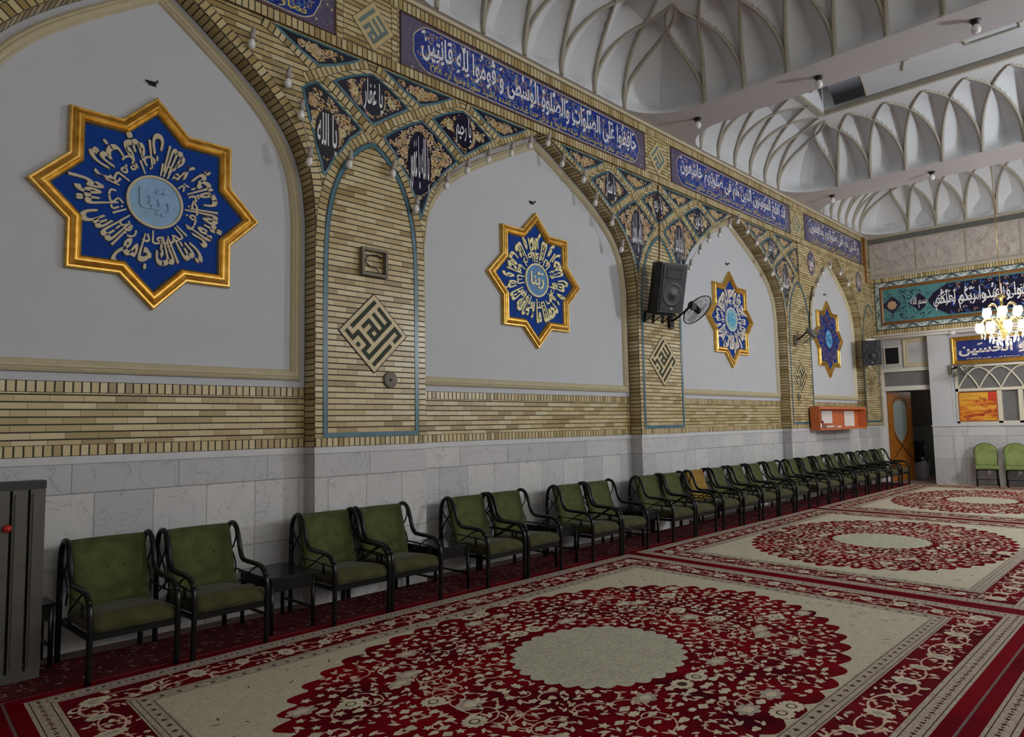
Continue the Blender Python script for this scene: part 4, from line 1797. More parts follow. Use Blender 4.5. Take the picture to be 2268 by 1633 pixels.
# window with interlaced arches
win = thing('window_1', None, None)
win['kind'] = 'structure'
Y0, Y1, ZB, ZT = 4.36, -3.0, 1.5, 2.93
mb = MB()
mb.box(XL - 0.03, XL + 0.1, Y0 - 0.06, Y0, ZB, ZT)
mb.box(XL - 0.03, XL + 0.1, Y1, Y0, ZB, ZB + 0.05)
mb.box(XL - 0.03, XL + 0.1, Y1, Y0, ZT - 0.04, ZT)
mb.box(XL - 0.03, XL + 0.1, Y1, Y0, 2.29, 2.36)
mul = [3.45, 3.03, 2.6, 2.15, 1.3, 0.9, 0.4]
for y in mul:
    mb.box(XL - 0.03, XL + 0.1, y - 0.045, y + 0.045, ZB, 2.3)
mb.build('window_frame', 'ivory_frame', win)
mb = MB()
sp = 0.45
for k in range(-1, 16):
    y0 = Y0 - 0.05 - sp * k
    for sg in (1, -1):
        pts = []
        for i in range(13):
            t_ = i / 12
            # limb of a pointed arch over two spacings
            yy = y0 - sg * sp * (1 - (1 - t_) ** 1.0)
            zz = 2.34 + 0.53 * sin(t_ * pi / 2) ** 0.85
            if Y1 < yy < Y0:
                pts.append((XL + 0.02, yy, zz))
        if len(pts) > 2:
            mb.tube(pts, 0.022, 5)
mb.build('arch_tracery', 'ivory_frame', win)
mb = MB()
mb.box(XL + 0.05, XL + 0.06, Y1, Y0 - 0.05, ZB + 0.05, 2.3)
mb.build('lower_pane', 'grey_glass', win)
mb = MB()
mb.box(XL + 0.05, XL + 0.06, Y1, Y0 - 0.05, 2.36, ZT - 0.04)
mb.build('upper_pane', 'grey_glass', win)
mb = MB()
mb.box(XL + 0.12, XL + 0.14, Y1 - 0.5, Y0 + 0.2, 1.4, 3.0)
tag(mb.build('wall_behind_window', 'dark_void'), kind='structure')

# framed blank field and grille above the door
mb = MB()
A = [(0, 0), (0.93, 0), (0.93, 0.74), (0, 0.74)]
t = thing('wall_plaque', 'empty cream framed panel above the door', 'panel', (XL, 5.5, 2.99), radians(-90))
for (a_, da), (b_, db) in zip([(0, 0), (0, 0.03), (0.03, 0.04), (0.06, 0.02), (0.09, 0.03)], [(0, 0.03), (0.03, 0.04), (0.06, 0.02), (0.09, 0.03), (0.11, 0.008)]):
    mb.ring(inset(A, a_), inset(A, b_), da, db)
mb.build('frame', 'cream', t)
mb = MB()
mb.flat(inset(A, 0.10), 0.008)
mb.build('field', 'plaster', t)
t = thing('air_grille', 'dark slatted air grille beside the corner speaker above the door', 'grille', (XL, 5.97, 3.06), radians(-90))
A = [(0, 0), (0.4, 0), (0.4, 0.5), (0, 0.5)]
mb = MB()
for (a_, da), (b_, db) in (((0, 0), (0, 0.03)), ((0, 0.03), (0.035, 0.03)), ((0.035, 0.03), (0.035, 0.004))):
    mb.ring(inset(A, a_), inset(A, b_), da, db)
mb.build('frame', 'white_paint', t)
mb = MB()
mb.flat(inset(A, 0.035), 0.004)
for k in range(17):
    x = 0.045 + 0.0195 * k
    mb.box(x, x + 0.008, -0.02, -0.004, 0.04, 0.46)
mb.build('slats', 'dark_grille', t)

# ------------------------------------------------------------ great tile frieze of the far wall
t = thing('tile_frieze', 'great framed tile frieze with white writing across the far wall above the chandelier', 'tile frieze', (XU, 5.97, 3.96), radians(-90))
LX, HZ = 9.0, 1.26
A = [(0, 0), (LX, 0), (LX, HZ), (0, HZ)]
mb = MB()
mb.plate(A, 0, 0.012)
mb.ring(A, inset(A, 0.014), 0.014, 0.014, 1)
mb.ring(inset(A, 0.13), inset(A, 0.14), 0.014, 0.014, 1)
mb.build('border', [tile_ground('grey_green_border', RGB(120, 136, 132), RGB(150, 162, 158), RGB(60, 74, 84), 14.0), 'navyline'], t)
mb = MB()
for k in range(40):
    x = 0.15 + k * 0.235
    for z in (0.07, HZ - 0.07):
        sg = 1 if k % 2 else -1
        mb.line([(p[0], p[1]) for p in smooth_path([(x - 0.1, z - 0.04 * sg, 0), (x - 0.03, z + 0.035 * sg, 0), (x + 0.05, z + 0.02 * sg, 0), (x + 0.12, z - 0.045 * sg, 0)], 4)], 0.026, 0.0145, k % 2, True)
        rosette(mb, x + 0.02, z - 0.012 * sg, 0.024, 0.015, 0, 2, 5)
for k in range(5):
    z = 0.2 + k * 0.21
    mb.line([(0.03, z - 0.08), (0.1, z), (0.05, z + 0.08)], 0.024, 0.0145, k % 2, True)
mb.build('border_scrolls', ['white_tile', 'navyline', 'turq'], t)
mb = MB()
B0, B1 = inset(A, 0.14), inset(A, 0.205)
mb.ring(B0, B0, 0.012, 0.03)
mb.ring(B0, inset(A, 0.17), 0.03, 0.04)
mb.ring(inset(A, 0.17), B1, 0.04, 0.014)
mb.build('wooden_frame', 'frame_wood', t)
mb = MB()
mb.flat(B1, 0.0145)
mb.build('ground', tile_ground('teal_glaze', RGB(62, 112, 116), RGB(84, 140, 144), RGB(40, 74, 96), 10.0), t)
mb = MB()
zc = HZ / 2 + 0.0
C = []
x0c, x1c, hh = 1.3, LX - 1.3, 0.395
left = [(1.68, zc - hh), (1.5, zc - 0.28), (1.36, zc - 0.2), (1.22, zc), (1.36, zc + 0.2), (1.5, zc + 0.28), (1.68, zc + hh)]
C = left[::-1] + [(LX - p[0], p[1]) for p in left]
C = [(p[0], p[1]) for p in C]
C = C if sum(C[i][0] * C[(i + 1) % len(C)][1] - C[(i + 1) % len(C)][0] * C[i][1] for i in range(len(C))) > 0 else C[::-1]
mb.flat(C, 0.016, 0)
mb.line(C, 0.022, 0.0165, 1, closed=True)
mb.build('cartouche', ['navy', 'turq'], t)
mb = MB()
for cx_, r_, mt in ((0.4, 0.24, 0), (1.03, 0.24, 0)):
    P = [(cx_ - 0.25, zc), (cx_ - 0.1, zc - 0.13), (cx_ + 0.02, zc - 0.24), (cx_ + 0.14, zc - 0.13), (cx_ + 0.22, zc), (cx_ + 0.14, zc + 0.13), (cx_ + 0.02, zc + 0.24), (cx_ - 0.1, zc + 0.13)]
    mb.flat(P, 0.016, 0)
    mb.line(P, 0.014, 0.0165, 1, closed=True)
rosette(mb, 0.41, zc, 0.12, 0.0175, 2, 3)
rosette(mb, 0.41, zc, 0.06, 0.0185, 3, 2)
curls(mb, [(0.22, 0.22), (1.3, 0.22), (1.3, HZ - 0.22), (0.22, HZ - 0.22)], 60, 0.075, 0.013, 0.0152, [0, 4, 1], 77)
curls(mb, inset(C, 0.03), 90, 0.08, 0.014, 0.0168, [5, 2, 6, 5], 78)
for k in range(34):
    x = 1.75 + k * 0.165
    for z in (zc - hh + 0.065, zc + hh - 0.065):
        sg = 1 if k % 2 else -1
        pts = [(x + 0.05 * cos(sg * (a_ / 10 * 5.2)) * (1 - a_ / 14), z + 0.05 * sin(sg * (a_ / 10 * 5.2)) * (1 - a_ / 14)) for a_ in range(11)]
        mb.line(pts, 0.014, 0.0172, 2 if k % 2 else 6)
mb.build('ornament', ['navy', 'turq', 'rose', 'ochre', 'black_tile', 'cobalt', 'sky'], t)
mb = MB()
write(mb, 'یا اَیُّهَا الَّذینَ آمَنُوا اذکُرُوا اللهَ ذِکراً کَثیراً وَ ارکَعوا وَ اسجُدوا وَ اعبُدوا رَبَّکُم لَعَلَّکُم', 1.40, zc - 0.27, LX - 2.8, 0.54, 0.019, 0, 0.008)
write(mb, 'و اذکر ربک کثیرا و سبح بالعشی و الابکار و ارکعوا مع الراکعین یا مریم اقنتی لربک و اسجدی و ارکعی', 1.36, zc - 0.22, LX - 2.72, 0.36, 0.0185, 0, 0.0)
write(mb, 'بسم الله', 0.84, zc - 0.15, 0.38, 0.30, 0.019, 0, 0.01)
mb.build('lettering', 'white_tile', t)

# ------------------------------------------------------------ gilt framed inscription over the window
t = thing('framed_inscription', 'long gilt framed blue glass inscription above the arched window', 'framed sign', (XL - 0.02, 4.38, 2.96), radians(-90))
A = [(0, 0), (5.2, 0), (5.2, 0.70), (0, 0.70)]
mb = MB()
pr = [(0, -0.02), (0, 0.05), (0.025, 0.065), (0.045, 0.05), (0.06, 0.06), (0.085, 0.03), (0.1, 0.035), (0.11, 0.02)]
for (a_, da), (b_, db) in zip(pr[:-1], pr[1:]):
    mb.ring(inset(A, a_), inset(A, b_), da, db)
mb.build('frame', 'gold', t)
mb = MB()
mb.flat(inset(A, 0.105), 0.021)
g = G('blue_backed_glass', 0.06, coat=0.8)
nn = g.noise(8.0, detail=4.0)
g.col(g.ramp(nn, [(0.3, RGB(26, 36, 104)), (0.7, RGB(44, 60, 142))]))
mb.build('glass', g.mat, t)
mb = MB()
write(mb, 'السَّلامُ عَلَیکَ یا اَبا عَبدِ اللهِ الحُسَین', 0.15, 0.15, 4.9, 0.40, 0.0235, 0, 0.03)
write(mb, 'السلام علیکم یا اهل بیت النبوة و موضع الرسالة و مختلف الملائکة', 0.3, 0.112, 4.6, 0.045, 0.0232, 0, 0.02)
mb.build('lettering', 'letter_white', t)

# ============================================================ RUGS
LX0, LY = 6.3, 4.36
SHEAR = 0.072


def to_floor(mb_):
    mb_.v = [(x + SHEAR * z, z, -y) for x, y, z in mb_.v]
    return mb_


def rect(a, b):
    return [(-a, -b), (a, -b), (a, b), (-a, b)]


def blob(cx, cy, ra, rb, lobes, depth, n=160, ex=2.0, spike=0.0):
    pts = []
    for k in range(n):
        t_ = 2 * pi * k / n
        c_, s_ = cos(t_), sin(t_)
        q = (abs(c_) ** ex + abs(s_) ** ex) ** (-1 / ex)
        m = 1 - depth + depth * abs(cos(lobes * t_ / 2))
        m += spike * (max(0, 1 - abs(s_) * 9) if True else 0)
        pts.append((cx + ra * q * c_ * m, cy + rb * q * s_ * m))
    return pts


def leafshape(x, y, l, wd, a):
    ca, sa = cos(a), sin(a)
    loc = [(-l, 0), (-l * 0.3, -wd), (l * 0.4, -wd * 0.7), (l, 0), (l * 0.4, wd * 0.7), (-l * 0.3, wd)]
    return [(x + p * ca - q * sa, y + p * sa + q * ca) for p, q in loc]


def star5(x, y, r, a, n=5):
    return [(x + (r if k % 2 == 0 else r * 0.52) * cos(a + pi * k / n), y + (r if k % 2 == 0 else r * 0.52) * sin(a + pi * k / n)) for k in range(2 * n)]


def make_rug():
    r = random.Random(3)
    a, b = LX0 / 2, LY / 2
    mats = ['rug_edge', 'rug_guard', 'rug_dark', 'rug_cream', 'rug_red', 'rug_centre', 'rug_flower', 'rug_pink', 'rug_line']
    root = thing('persian_rug', '', 'rug')
    mb = MB()
    h = 0.0055
    mb.flat(rect(a, b), h, 0)
    for (x0, y0), (x1, y1) in zip(rect(a, b), rect(a, b)[1:] + rect(a, b)[:1]):
        mb.face([(x0, 0, y0), (x1, 0, y1), (x1, -h, y1), (x0, -h, y0)], 0)
    to_floor(mb).build('edge', ['rug_edge'], root)
    E1, E2, E3, E4 = 0.085, 0.235, 0.535, 0.67
    mb = MB()
    mb.flat(rect(a - E1, b - E1), h + 0.0006, 1)
    for e in (E1 + 0.02, E1 + 0.115):
        mb.ring(rect(a - e, b - e), rect(a - e - 0.006, b - e - 0.006), h + 0.001, h + 0.001, 8)
    for side in range(4):
        L = (a if side % 2 == 0 else b) - E1 - 0.07
        n = int(2 * L / 0.085)
        for k in range(n + 1):
            t_ = -L + 2 * L * k / n
            x, y = [(t_, -b + E1 + 0.067), (a - E1 - 0.067, t_), (t_, b - E1 - 0.067), (-a + E1 + 0.067, t_)][side]
            mb.flat(star5(x, y, 0.02, 0.3 * k, 4), h + 0.001, 8)
            mb.flat(leafshape(x + (0.042 if side % 2 == 0 else 0), y + (0 if side % 2 == 0 else 0.042), 0.014, 0.007, 0.8), h + 0.001, 2)
    to_floor(mb).build('outer_guard', mats, root)
    # main border
    mb = MB()
    mb.flat(rect(a - E2, b - E2), h + 0.0012, 2)
    mid = (E2 + E3) / 2
    wdt = (E3 - E2)
    z1, z2 = h + 0.0018, h + 0.0022
    for side in range(4):
        L = (a if side % 2 == 0 else b) - mid
        n = max(2, int(round(2 * L / 0.30)))
        for k in range(n + 1):
            t_ = -L + 2 * L * k / n

            def P(u, v):
                return [(t_ + u, -b + mid + v), (a - mid - v, t_ + u), (t_ + u, b - mid - v), (-a + mid + v, t_ + u)][side]

            def put(poly, z, m):
                q = [P(u, v) for u, v in poly]
                ar = sum(q[i][0] * q[(i + 1) % len(q)][1] - q[(i + 1) % len(q)][0] * q[i][1] for i in range(len(q)))
                mb.flat(q if ar > 0 else q[::-1], z, m)
            big = k % 2 == 0
            put(blob(0, 0.02 if k % 4 < 2 else -0.02, 0.058 if big else 0.048, 0.09 if big else 0.07, 12, 0.16, 48), z2, 6)
            if side % 2 == 1 or True:
                put(blob(0, 0.02 if k % 4 < 2 else -0.02, 0.026, 0.04, 8, 0.15, 24), z2 + 0.0004, 1)
            if k < n:
                st = 2 * L / n
                sg = 1 if k % 2 == 0 else -1
                for off in (0.0, 0.35):
                    arc = [P(st * (0.5 + 0.55 * cos(t2)) + off * 0.05, sg * (0.115 * sin(t2)) - sg * 0.03) for t2 in [pi * q / 9 for q in range(10)]]
                    mb.line(arc, 0.012, z1 + 0.0002, 7)
                arc = [P(st * (0.5 + 0.5 * cos(t2)), -sg * (0.10 * sin(t2)) + sg * 0.05) for t2 in [pi * q / 9 for q in range(10)]]
                mb.line(arc, 0.012, z1, 7)
                for _ in range(20):
                    u, v = r.uniform(0.05, st - 0.05) if True else 0, r.uniform(-wdt * 0.46, wdt * 0.46)
                    put(leafshape(u, v, r.uniform(0.018, 0.034), r.uniform(0.008, 0.014), r.uniform(0, pi)), z1 + 0.0001 * (_ % 3), 7 if _ % 3 else 6)
    to_floor(mb).build('main_border', mats, root)
    # inner guard and field
    mb = MB()
    mb.flat(rect(a - E3, b - E3), h + 0.0026, 1)
    for e in (E3 + 0.012, E3 + 0.045, E3 + 0.12):
        mb.ring(rect(a - e, b - e), rect(a - e - 0.005, b - e - 0.005), h + 0.003, h + 0.003, 8)
    for side in range(4):
        L = (a if side % 2 == 0 else b) - E3 - 0.08
        n = int(2 * L / 0.1)
        for k in range(n + 1):
            t_ = -L + 2 * L * k / n
            e = E3 + 0.085
            x, y = [(t_, -b + e), (a - e, t_), (t_, b - e), (-a + e, t_)][side]
            mb.flat(star5(x, y, 0.022, 0.3 * k, 5), h + 0.003, 8)
    mb.flat(rect(a - E4, b - E4), h + 0.0032, 3)
    to_floor(mb).build('inner_guard', mats, root)
    mb = MB()
    F = rect(a - E4, b - E4)
    red = blob(0, 0, a - E4 - 0.21, b - E4 + 0.02, 52, 0.05, 420, 2.2, 0.04)
    red = [(x, max(-b + E4, min(b - E4, y))) for x, y in red]
    mb.flat(red, h + 0.0038, 4)
    # small dark tendrils on the pale corners
    for sx in (-1, 1):
        for sy in (-1, 1):
            for _ in range(40):
                x, y = sx * r.uniform(0.9, a - E4 - 0.1), sy * r.uniform(0.5, b - E4 - 0.08)
                if not inside((x, y), blob(0, 0, a - E4 - 0.1, b - E4 + 0.1, 24, 0.0, 60, 2.15)):
                    mb.flat(leafshape(x, y, r.uniform(0.02, 0.05), 0.006, r.uniform(0, pi)), h + 0.0036, 8)
    to_floor(mb).build('field', mats, root)
    # flowers on the crimson ground, mirrored four ways
    mb = MB()
    centre = blob(0, 0, 0.68, 0.62, 30, 0.07, 240, 2.0)
    pts = []
    redi = blob(0, 0, a - E4 - 0.28, b - E4 - 0.06, 24, 0.03, 90, 2.15)
    redi = [(x, max(-b + E4 + 0.05, min(b - E4 - 0.05, y))) for x, y in redi]
    ceni = blob(0, 0, 0.72, 0.66, 24, 0.02, 60, 2.0)
    for _ in range(26000):
        x, y = r.uniform(0, a), r.uniform(0, b)
        if not inside((x, y), redi) or inside((x, y), ceni):
            continue
        if all((x - p[0]) ** 2 + (y - p[1]) ** 2 > (0.5 * (p[2] + 0.064)) ** 2 for p in pts):
            pts.append((x, y, 0.082 if r.random() < 0.94 else 0.19))
    zf = h + 0.0046
    for i, (x, y, s_) in enumerate(pts):
        kind = r.random()
        ang = r.uniform(0, 2 * pi)
        shapes = []
        if s_ > 0.1:
            if kind < 0.6:
                shapes.append((blob(x, y, 0.082, 0.075, 12, 0.16, 48), zf, 6))
                shapes.append((blob(x, y, 0.036, 0.033, 8, 0.1, 24), zf + 0.0004, 8))
                shapes.append((blob(x, y, 0.026, 0.024, 8, 0.1, 16), zf + 0.0007, 6))
            else:
                shapes.append((blob(x, y, 0.10, 0.07, 7, 0.3, 56), zf, 1))
                shapes.append((blob(x, y, 0.05, 0.035, 7, 0.3, 28), zf + 0.0004, 6))
        elif kind < 0.2:
            shapes.append((star5(x, y, r.uniform(0.03, 0.042), ang, 5), zf + 0.0002, 6))
        elif kind < 0.45:
            shapes.append((blob(x, y, r.uniform(0.03, 0.05), r.uniform(0.02, 0.034), r.choice((3, 4, 5, 7)), 0.35, 30), zf + 0.0002, 6))
        else:
            l = r.uniform(0.026, 0.042)
            shapes.append((leafshape(x, y, l, l * 0.42, ang), zf, 6))
            shapes.append((leafshape(x + 0.035 * cos(ang + 1.2), y + 0.035 * sin(ang + 1.2), l * 0.8, l * 0.3, ang + 0.9), zf + 0.0002, 7))
        for sx in (1, -1):
            for sy in (1, -1):
                for poly, z, m in shapes:
                    q = [(sx * px, sy * py) for px, py in poly]
                    mb.flat(q if sx * sy > 0 else q[::-1], z, m)
    for _ in range(150):
        x, y = r.uniform(0, a), r.uniform(0, b)
        R0 = r.uniform(0.08, 0.2)
        a0 = r.uniform(0, 2 * pi)
        sp_ = [(x + R0 * (1 - 0.1 * k) * cos(a0 + 0.45 * k), y + R0 * (1 - 0.1 * k) * sin(a0 + 0.45 * k)) for k in range(9)]
        if all(inside(p, redi) and not inside(p, ceni) for p in sp_):
            for sx in (1, -1):
                for sy in (1, -1):
                    q = [(sx * px, sy * py) for px, py in sp_]
                    mb.line(q if sx * sy > 0 else q[::-1], 0.011, zf - 0.0004, 7)
    to_floor(mb).build('flower_pattern', mats, root)
    mb = MB()
    mb.flat(centre, h + 0.0052, 5)
    for _ in range(40):
        x, y = r.uniform(0, 0.55), r.uniform(0, 0.5)
        if inside((x, y), blob(0, 0, 0.58, 0.52, 20, 0.0, 40, 2.0)):
            sp_ = [(x + 0.05 * cos(0.6 * k), y + 0.05 * sin(0.6 * k)) for k in range(6)]
            for sx in (1, -1):
                for sy in (1, -1):
                    mb.line([(sx * px, sy * py) for px, py in sp_][:: (1 if sx * sy > 0 else -1)], 0.0035, h + 0.0056, 1)
    to_floor(mb).build('centre_medallion', mats, root)
    return root


GR = 'large crimson and cream medallion rugs'
rug = make_rug()
rugs = [(4.17, 6.60, 'nearest large rug with crimson medallion and wide pale centre'), (10.44, 5.9, 'middle large rug with crimson medallion, beside the brown backed armchair'),
        (16.6, 6.34, 'farthest large rug with crimson medallion, below the chandelier')]
for i, (x, lx, lab) in enumerate(rugs):
    o = rug if i == 0 else dup(rug, (0, 0, 0))
    o.location = (x, 5.40 - LY / 2, 0.0)
    o.scale = (lx / LX0, 1, 1)
    o['label'] = lab
    o['group'] = GR
o = dup(rug, (4.17 - SHEAR * (LY + 0.02), 5.40 - LY * 1.5 - 0.02, 0.0), None, 'rug of the next row, only its pale border showing past the red stripe', GR)
o.scale = (6.60 / LX0, 1, 1)

o = dup(rug, (-2.45, 5.40 - LY / 2, 0.0), None, 'rug of which only a red tip shows in the lower corner before the radiator', GR)
# runner under the row of chairs
t = thing('carpet_runner', 'long dark wine patterned runner under the row of green armchairs', 'rug', (0, 0, 0))
mb = MB()
mb.box(0.2, 20.0, 5.415, 6.065, 0.0, 0.009)
mb.build('ground', 'runner', t)
mb = MB()
r = random.Random(9)
for k in range(260):
    x = 0.3 + k * 0.0757
    for y in (5.53, 5.98):
        mb.face([(px, py, 0.0098) for px, py in star5(x, y, 0.026, k * 0.7, 4)], k % 2)
for k in range(2600):
    x, y = r.uniform(0.3, 19.9), r.uniform(5.56, 5.96)
    mb.face([(px, py, 0.0096 + 0.0001 * (k % 4)) for px, py in leafshape(x, y, r.uniform(0.014, 0.03), r.uniform(0.007, 0.012), r.uniform(0, pi))], k % 2)
tag(mb.build('flower_pattern', ['runner_flower', 'rug_dark'], t), kind='stuff')
mb = MB()
mb.box(0.2, 20.0, 5.415, 5.43, 0.009, 0.0105)
mb.build('edge', 'rug_edge', t)
mb = MB()
mb.box(20.0, 20.26, 1.5, 4.8, 0.0, 0.006)
tag(mb.build('carpet_strip', 'rug_pink'), 'faded pink carpet strip along the far wall by the door', 'rug')

# ============================================================ ARMCHAIRS
def make_chair():
    t = thing('armchair', '', 'armchair')
    HWID = 0.28
    path = [(-0.375, 0.0), (-0.385, 0.25), (-0.388, 0.42), (-0.365, 0.505), (-0.305, 0.56), (-0.22, 0.578), (-0.06, 0.582), (0.02, 0.592),
            (0.065, 0.64), (0.10, 0.74), (0.14, 0.825), (0.195, 0.868), (0.255, 0.865), (0.305, 0.82), (0.33, 0.74), (0.34, 0.6), (0.34, 0.42), (0.345, 0.2), (0.35, 0.0)]
    for sx in (-1, 1):
        x = sx * HWID
        full = smooth_path([(x, y, z) for y, z in path], 4)
        k1, k2, k3 = 4 * 3, 4 * 7, 4 * 15
        for nm, a, b in (('leg', 0, k1), ('armrest', k1, k2), ('back_upright', k2, k3), ('leg', k3, len(full) - 1)):
            mb = MB()
            mb.tube(full[a:b + 1], 0.0205, 8)
            mb.build(nm, 'black_metal', t)
        mb = MB()

        def rod(pts, rr_=0.0075):
            mb.tube(smooth_path([(x, y, z) for y, z in pts], 5), rr_, 5)
        rod([(0.17, 0.84), (0.155, 0.76), (0.20, 0.68), (0.275, 0.60), (0.31, 0.52), (0.29, 0.42)])
        rod([(0.29, 0.84), (0.315, 0.76), (0.27, 0.68), (0.19, 0.60), (0.15, 0.52), (0.18, 0.42)])
        rod([(0.09, 0.40), (-0.02, 0.455), (-0.16, 0.535), (-0.25, 0.565)])
        rod([(0.16, 0.50), (0.02, 0.495), (-0.2, 0.485), (-0.37, 0.47)])
        rod([(-0.20, 0.485), (-0.20, 0.40)])
        rod([(-0.22, 0.485), (-0.22, 0.40)])
        mb.build('scrollwork', 'black_metal', t)
    mb = MB()
    for y in (-0.37, 0.26):
        mb.box(-HWID, HWID, y - 0.012, y + 0.012, 0.275, 0.315)
    for sx in (-1, 1):
        mb.box(sx * HWID - 0.012, sx * HWID + 0.012, -0.37, 0.27, 0.28, 0.31)
    mb.build('seat_frame', 'black_metal', t)
    # seat cushion
    mb = MB()
    nx, ny = 10, 12
    W2 = 0.262

    def top(i, j):
        u, v = i / nx * 2 - 1, j / ny
        y = -0.385 + 0.57 * v
        z = 0.415 - 0.035 * v + 0.03 * (1 - u ** 4) * (1 - (2 * v - 1) ** 6)
        z -= 0.05 * max(0, 1 - v / 0.12) ** 2
        return (u * W2, y, z)
    vs = [top(i, j) for j in range(ny + 1) for i in range(nx + 1)]
    m = len(vs)
    vs += [(p[0], p[1] + (0.012 if q < nx + 1 else 0), 0.318) for q, p in enumerate(vs)]
    fs = []
    for j in range(ny):
        for i in range(nx):
            a = j * (nx + 1) + i
            fs.append((a, a + 1, a + nx + 2, a + nx + 1))
            fs.append((m + a, m + a + nx + 1, m + a + nx + 2, m + a + 1))
    for i in range(nx):
        fs.append((i + 1, i, m + i, m + i + 1))
        k = ny * (nx + 1) + i
        fs.append((k, k + 1, m + k + 1, m + k))
    for j in range(ny):
        a = j * (nx + 1)
        fs.append((a, a + nx + 1, m + a + nx + 1, m + a))
        a += nx
        fs.append((a + nx + 1, a, m + a, m + a + nx + 1))
    mb.idx(vs, fs, 0, True)
    mb.build('seat', 'green_seat', t)
    # back cushion
    mb = MB()
    nz = 16

    def back(i, j, th):
        u, v = i / nx * 2 - 1, j / nz
        z = 0.37 + 0.495 * v
        y = 0.105 + 0.135 * v ** 1.2 + 0.03 * (1 - u * u) * 1.0
        puff = 0.028 * (1 - u ** 6) * (1 - (2 * v - 1) ** 8)
        crease = 0.014 * math.exp(-((v - 0.58) / 0.035) ** 2) * (1 if abs(u) < 0.62 else 0.25)
        for bx in (-0.42, 0.0, 0.42):
            crease += 0.016 * math.exp(-((v - 0.58) / 0.05) ** 2 - ((u - bx) / 0.09) ** 2)
        return (u * W2, y - puff + crease if not th else y + 0.035, z)
    vs = [back(i, j, 0) for j in range(nz + 1) for i in range(nx + 1)]
    m = len(vs)
    vs += [back(i, j, 1) for j in range(nz + 1) for i in range(nx + 1)]
    fs = []
    for j in range(nz):
        for i in range(nx):
            a = j * (nx + 1) + i
            fs.append((a, a + 1, a + nx + 2, a + nx + 1))
            fs.append((m + a, m + a + nx + 1, m + a + nx + 2, m + a + 1))
    for i in range(nx):
        fs.append((i + 1, i, m + i, m + i + 1))
        k = nz * (nx + 1) + i
        fs.append((k, k + 1, m + k + 1, m + k))
    for j in range(nz):
        a = j * (nx + 1)
        fs.append((a, a + nx + 1, m + a + nx + 1, m + a))
        a += nx
        fs.append((a + nx + 1, a, m + a, m + a + nx + 1))
    mb.idx(vs, fs, 0, True)
    bk = mb.build('backrest', 'green_cloth', t)
    mb = MB()
    for bx in (-0.42, 0.0, 0.42):
        u = bx
        y = 0.105 + 0.135 * 0.58 ** 1.2 + 0.03 * (1 - u * u) - 0.028 + 0.022
        mb.lathe([(0.012, 0.0), (0.011, 0.006), (0.004, 0.01), (0.0, 0.01)], (bx * W2, y, 0.37 + 0.495 * 0.58), 8, 0, 'y')
    mb.build('tuft_button', 'green_cloth', bk)
    return t


chair = make_chair()
GC = 'green armchairs along the left wall'
seats = [(1.755, 'olive green armchair next to the grey radiator'),
         (2.42, 'olive green armchair just before the first black side table from the radiator'),
         (3.585, 'olive green armchair just past the first black side table from the radiator'),
         (4.195, 'olive green armchair below the round disc, just before the second side table'),
         (5.355, 'olive green armchair just past the second black side table'),
         (5.965, 'olive green armchair just before the third black side table'),
         (7.10, 'olive green armchair just past the third black side table'),
         (7.71, 'olive green armchair just before the fourth black side table'),
         (8.93, 'olive green armchair just past the fourth black side table'),
         (9.54, 'olive green armchair last before the brown backed one'),
         (10.36, 'armchair with a tan brown backrest in the green row'),
         (11.0, 'green armchair right behind the brown backed one'),
         (11.69, 'green armchair second beyond the brown backed one'),
         (12.36, 'green armchair third beyond the brown backed one'),
         (13.12, 'green armchair fourth beyond the brown backed one'),
         (14.02, 'green armchair fifth beyond the brown backed one, before the fan pillar'),
         (14.71, 'green armchair against the pillar with the fan, left of the orange shelf'),
         (15.45, 'green armchair under the left end of the orange wall shelf'),
         (16.2, 'green armchair under the left paper of the orange wall shelf'),
         (16.98, 'green armchair under the middle of the orange wall shelf'),
         (17.7, 'green armchair under the right end of the orange wall shelf'),
         (18.55, 'green armchair second from the door end of the long row'),
         (19.35, 'green armchair at the very end of the row, in front of the wooden door')]
rc = random.Random(5)
for i, (x, lab) in enumerate(seats):
    o = chair if i == 0 else dup(chair, (0, 0, 0))
    yy = 5.70 + (rc.uniform(-0.012, 0.012) if i else 0.02)
    o.location = (x, yy, 0.0113)
    o.rotation_euler = (0, 0, rc.uniform(-0.02, 0.02))
    o['label'] = lab
    o['group'] = GC
    if i == 10:
        for c_ in kids(o):
            if c_.name.startswith('backrest'):
                c_.data = c_.data.copy()
                c_.data.materials[0] = M['brown_cloth']
                c_['label'] = 'tan brown backrest'

# low side tables
def make_table():
    t = thing('side_table', '', 'side table')
    for sx in (-1, 1):
        for y in (-0.26, 0.26):
            mb = MB()
            mb.tube([(sx * 0.185, y, 0.0), (sx * 0.185, y, 0.43)], 0.017, 8)
            mb.build('leg', 'black_metal', t)
    mb = MB()
    mb.box(-0.21, 0.21, -0.29, 0.29, 0.43, 0.452)
    mb.build('tabletop', plain('black_glass', RGB(26, 28, 30), 0.12, var=0.1), t)
    mb = MB()
    for y in (-0.26, 0.26):
        mb.box(-0.185, 0.185, y - 0.012, y + 0.012, 0.33, 0.43)
    for sx in (-1, 1):
        mb.box(sx * 0.185 - 0.01, sx * 0.185 + 0.01, -0.26, 0.26, 0.36, 0.43)
        mb.box(sx * 0.185 - 0.008, sx * 0.185 + 0.008, -0.26, 0.26, 0.14, 0.16)
    mb.build('apron', 'black_metal', t)
    return t


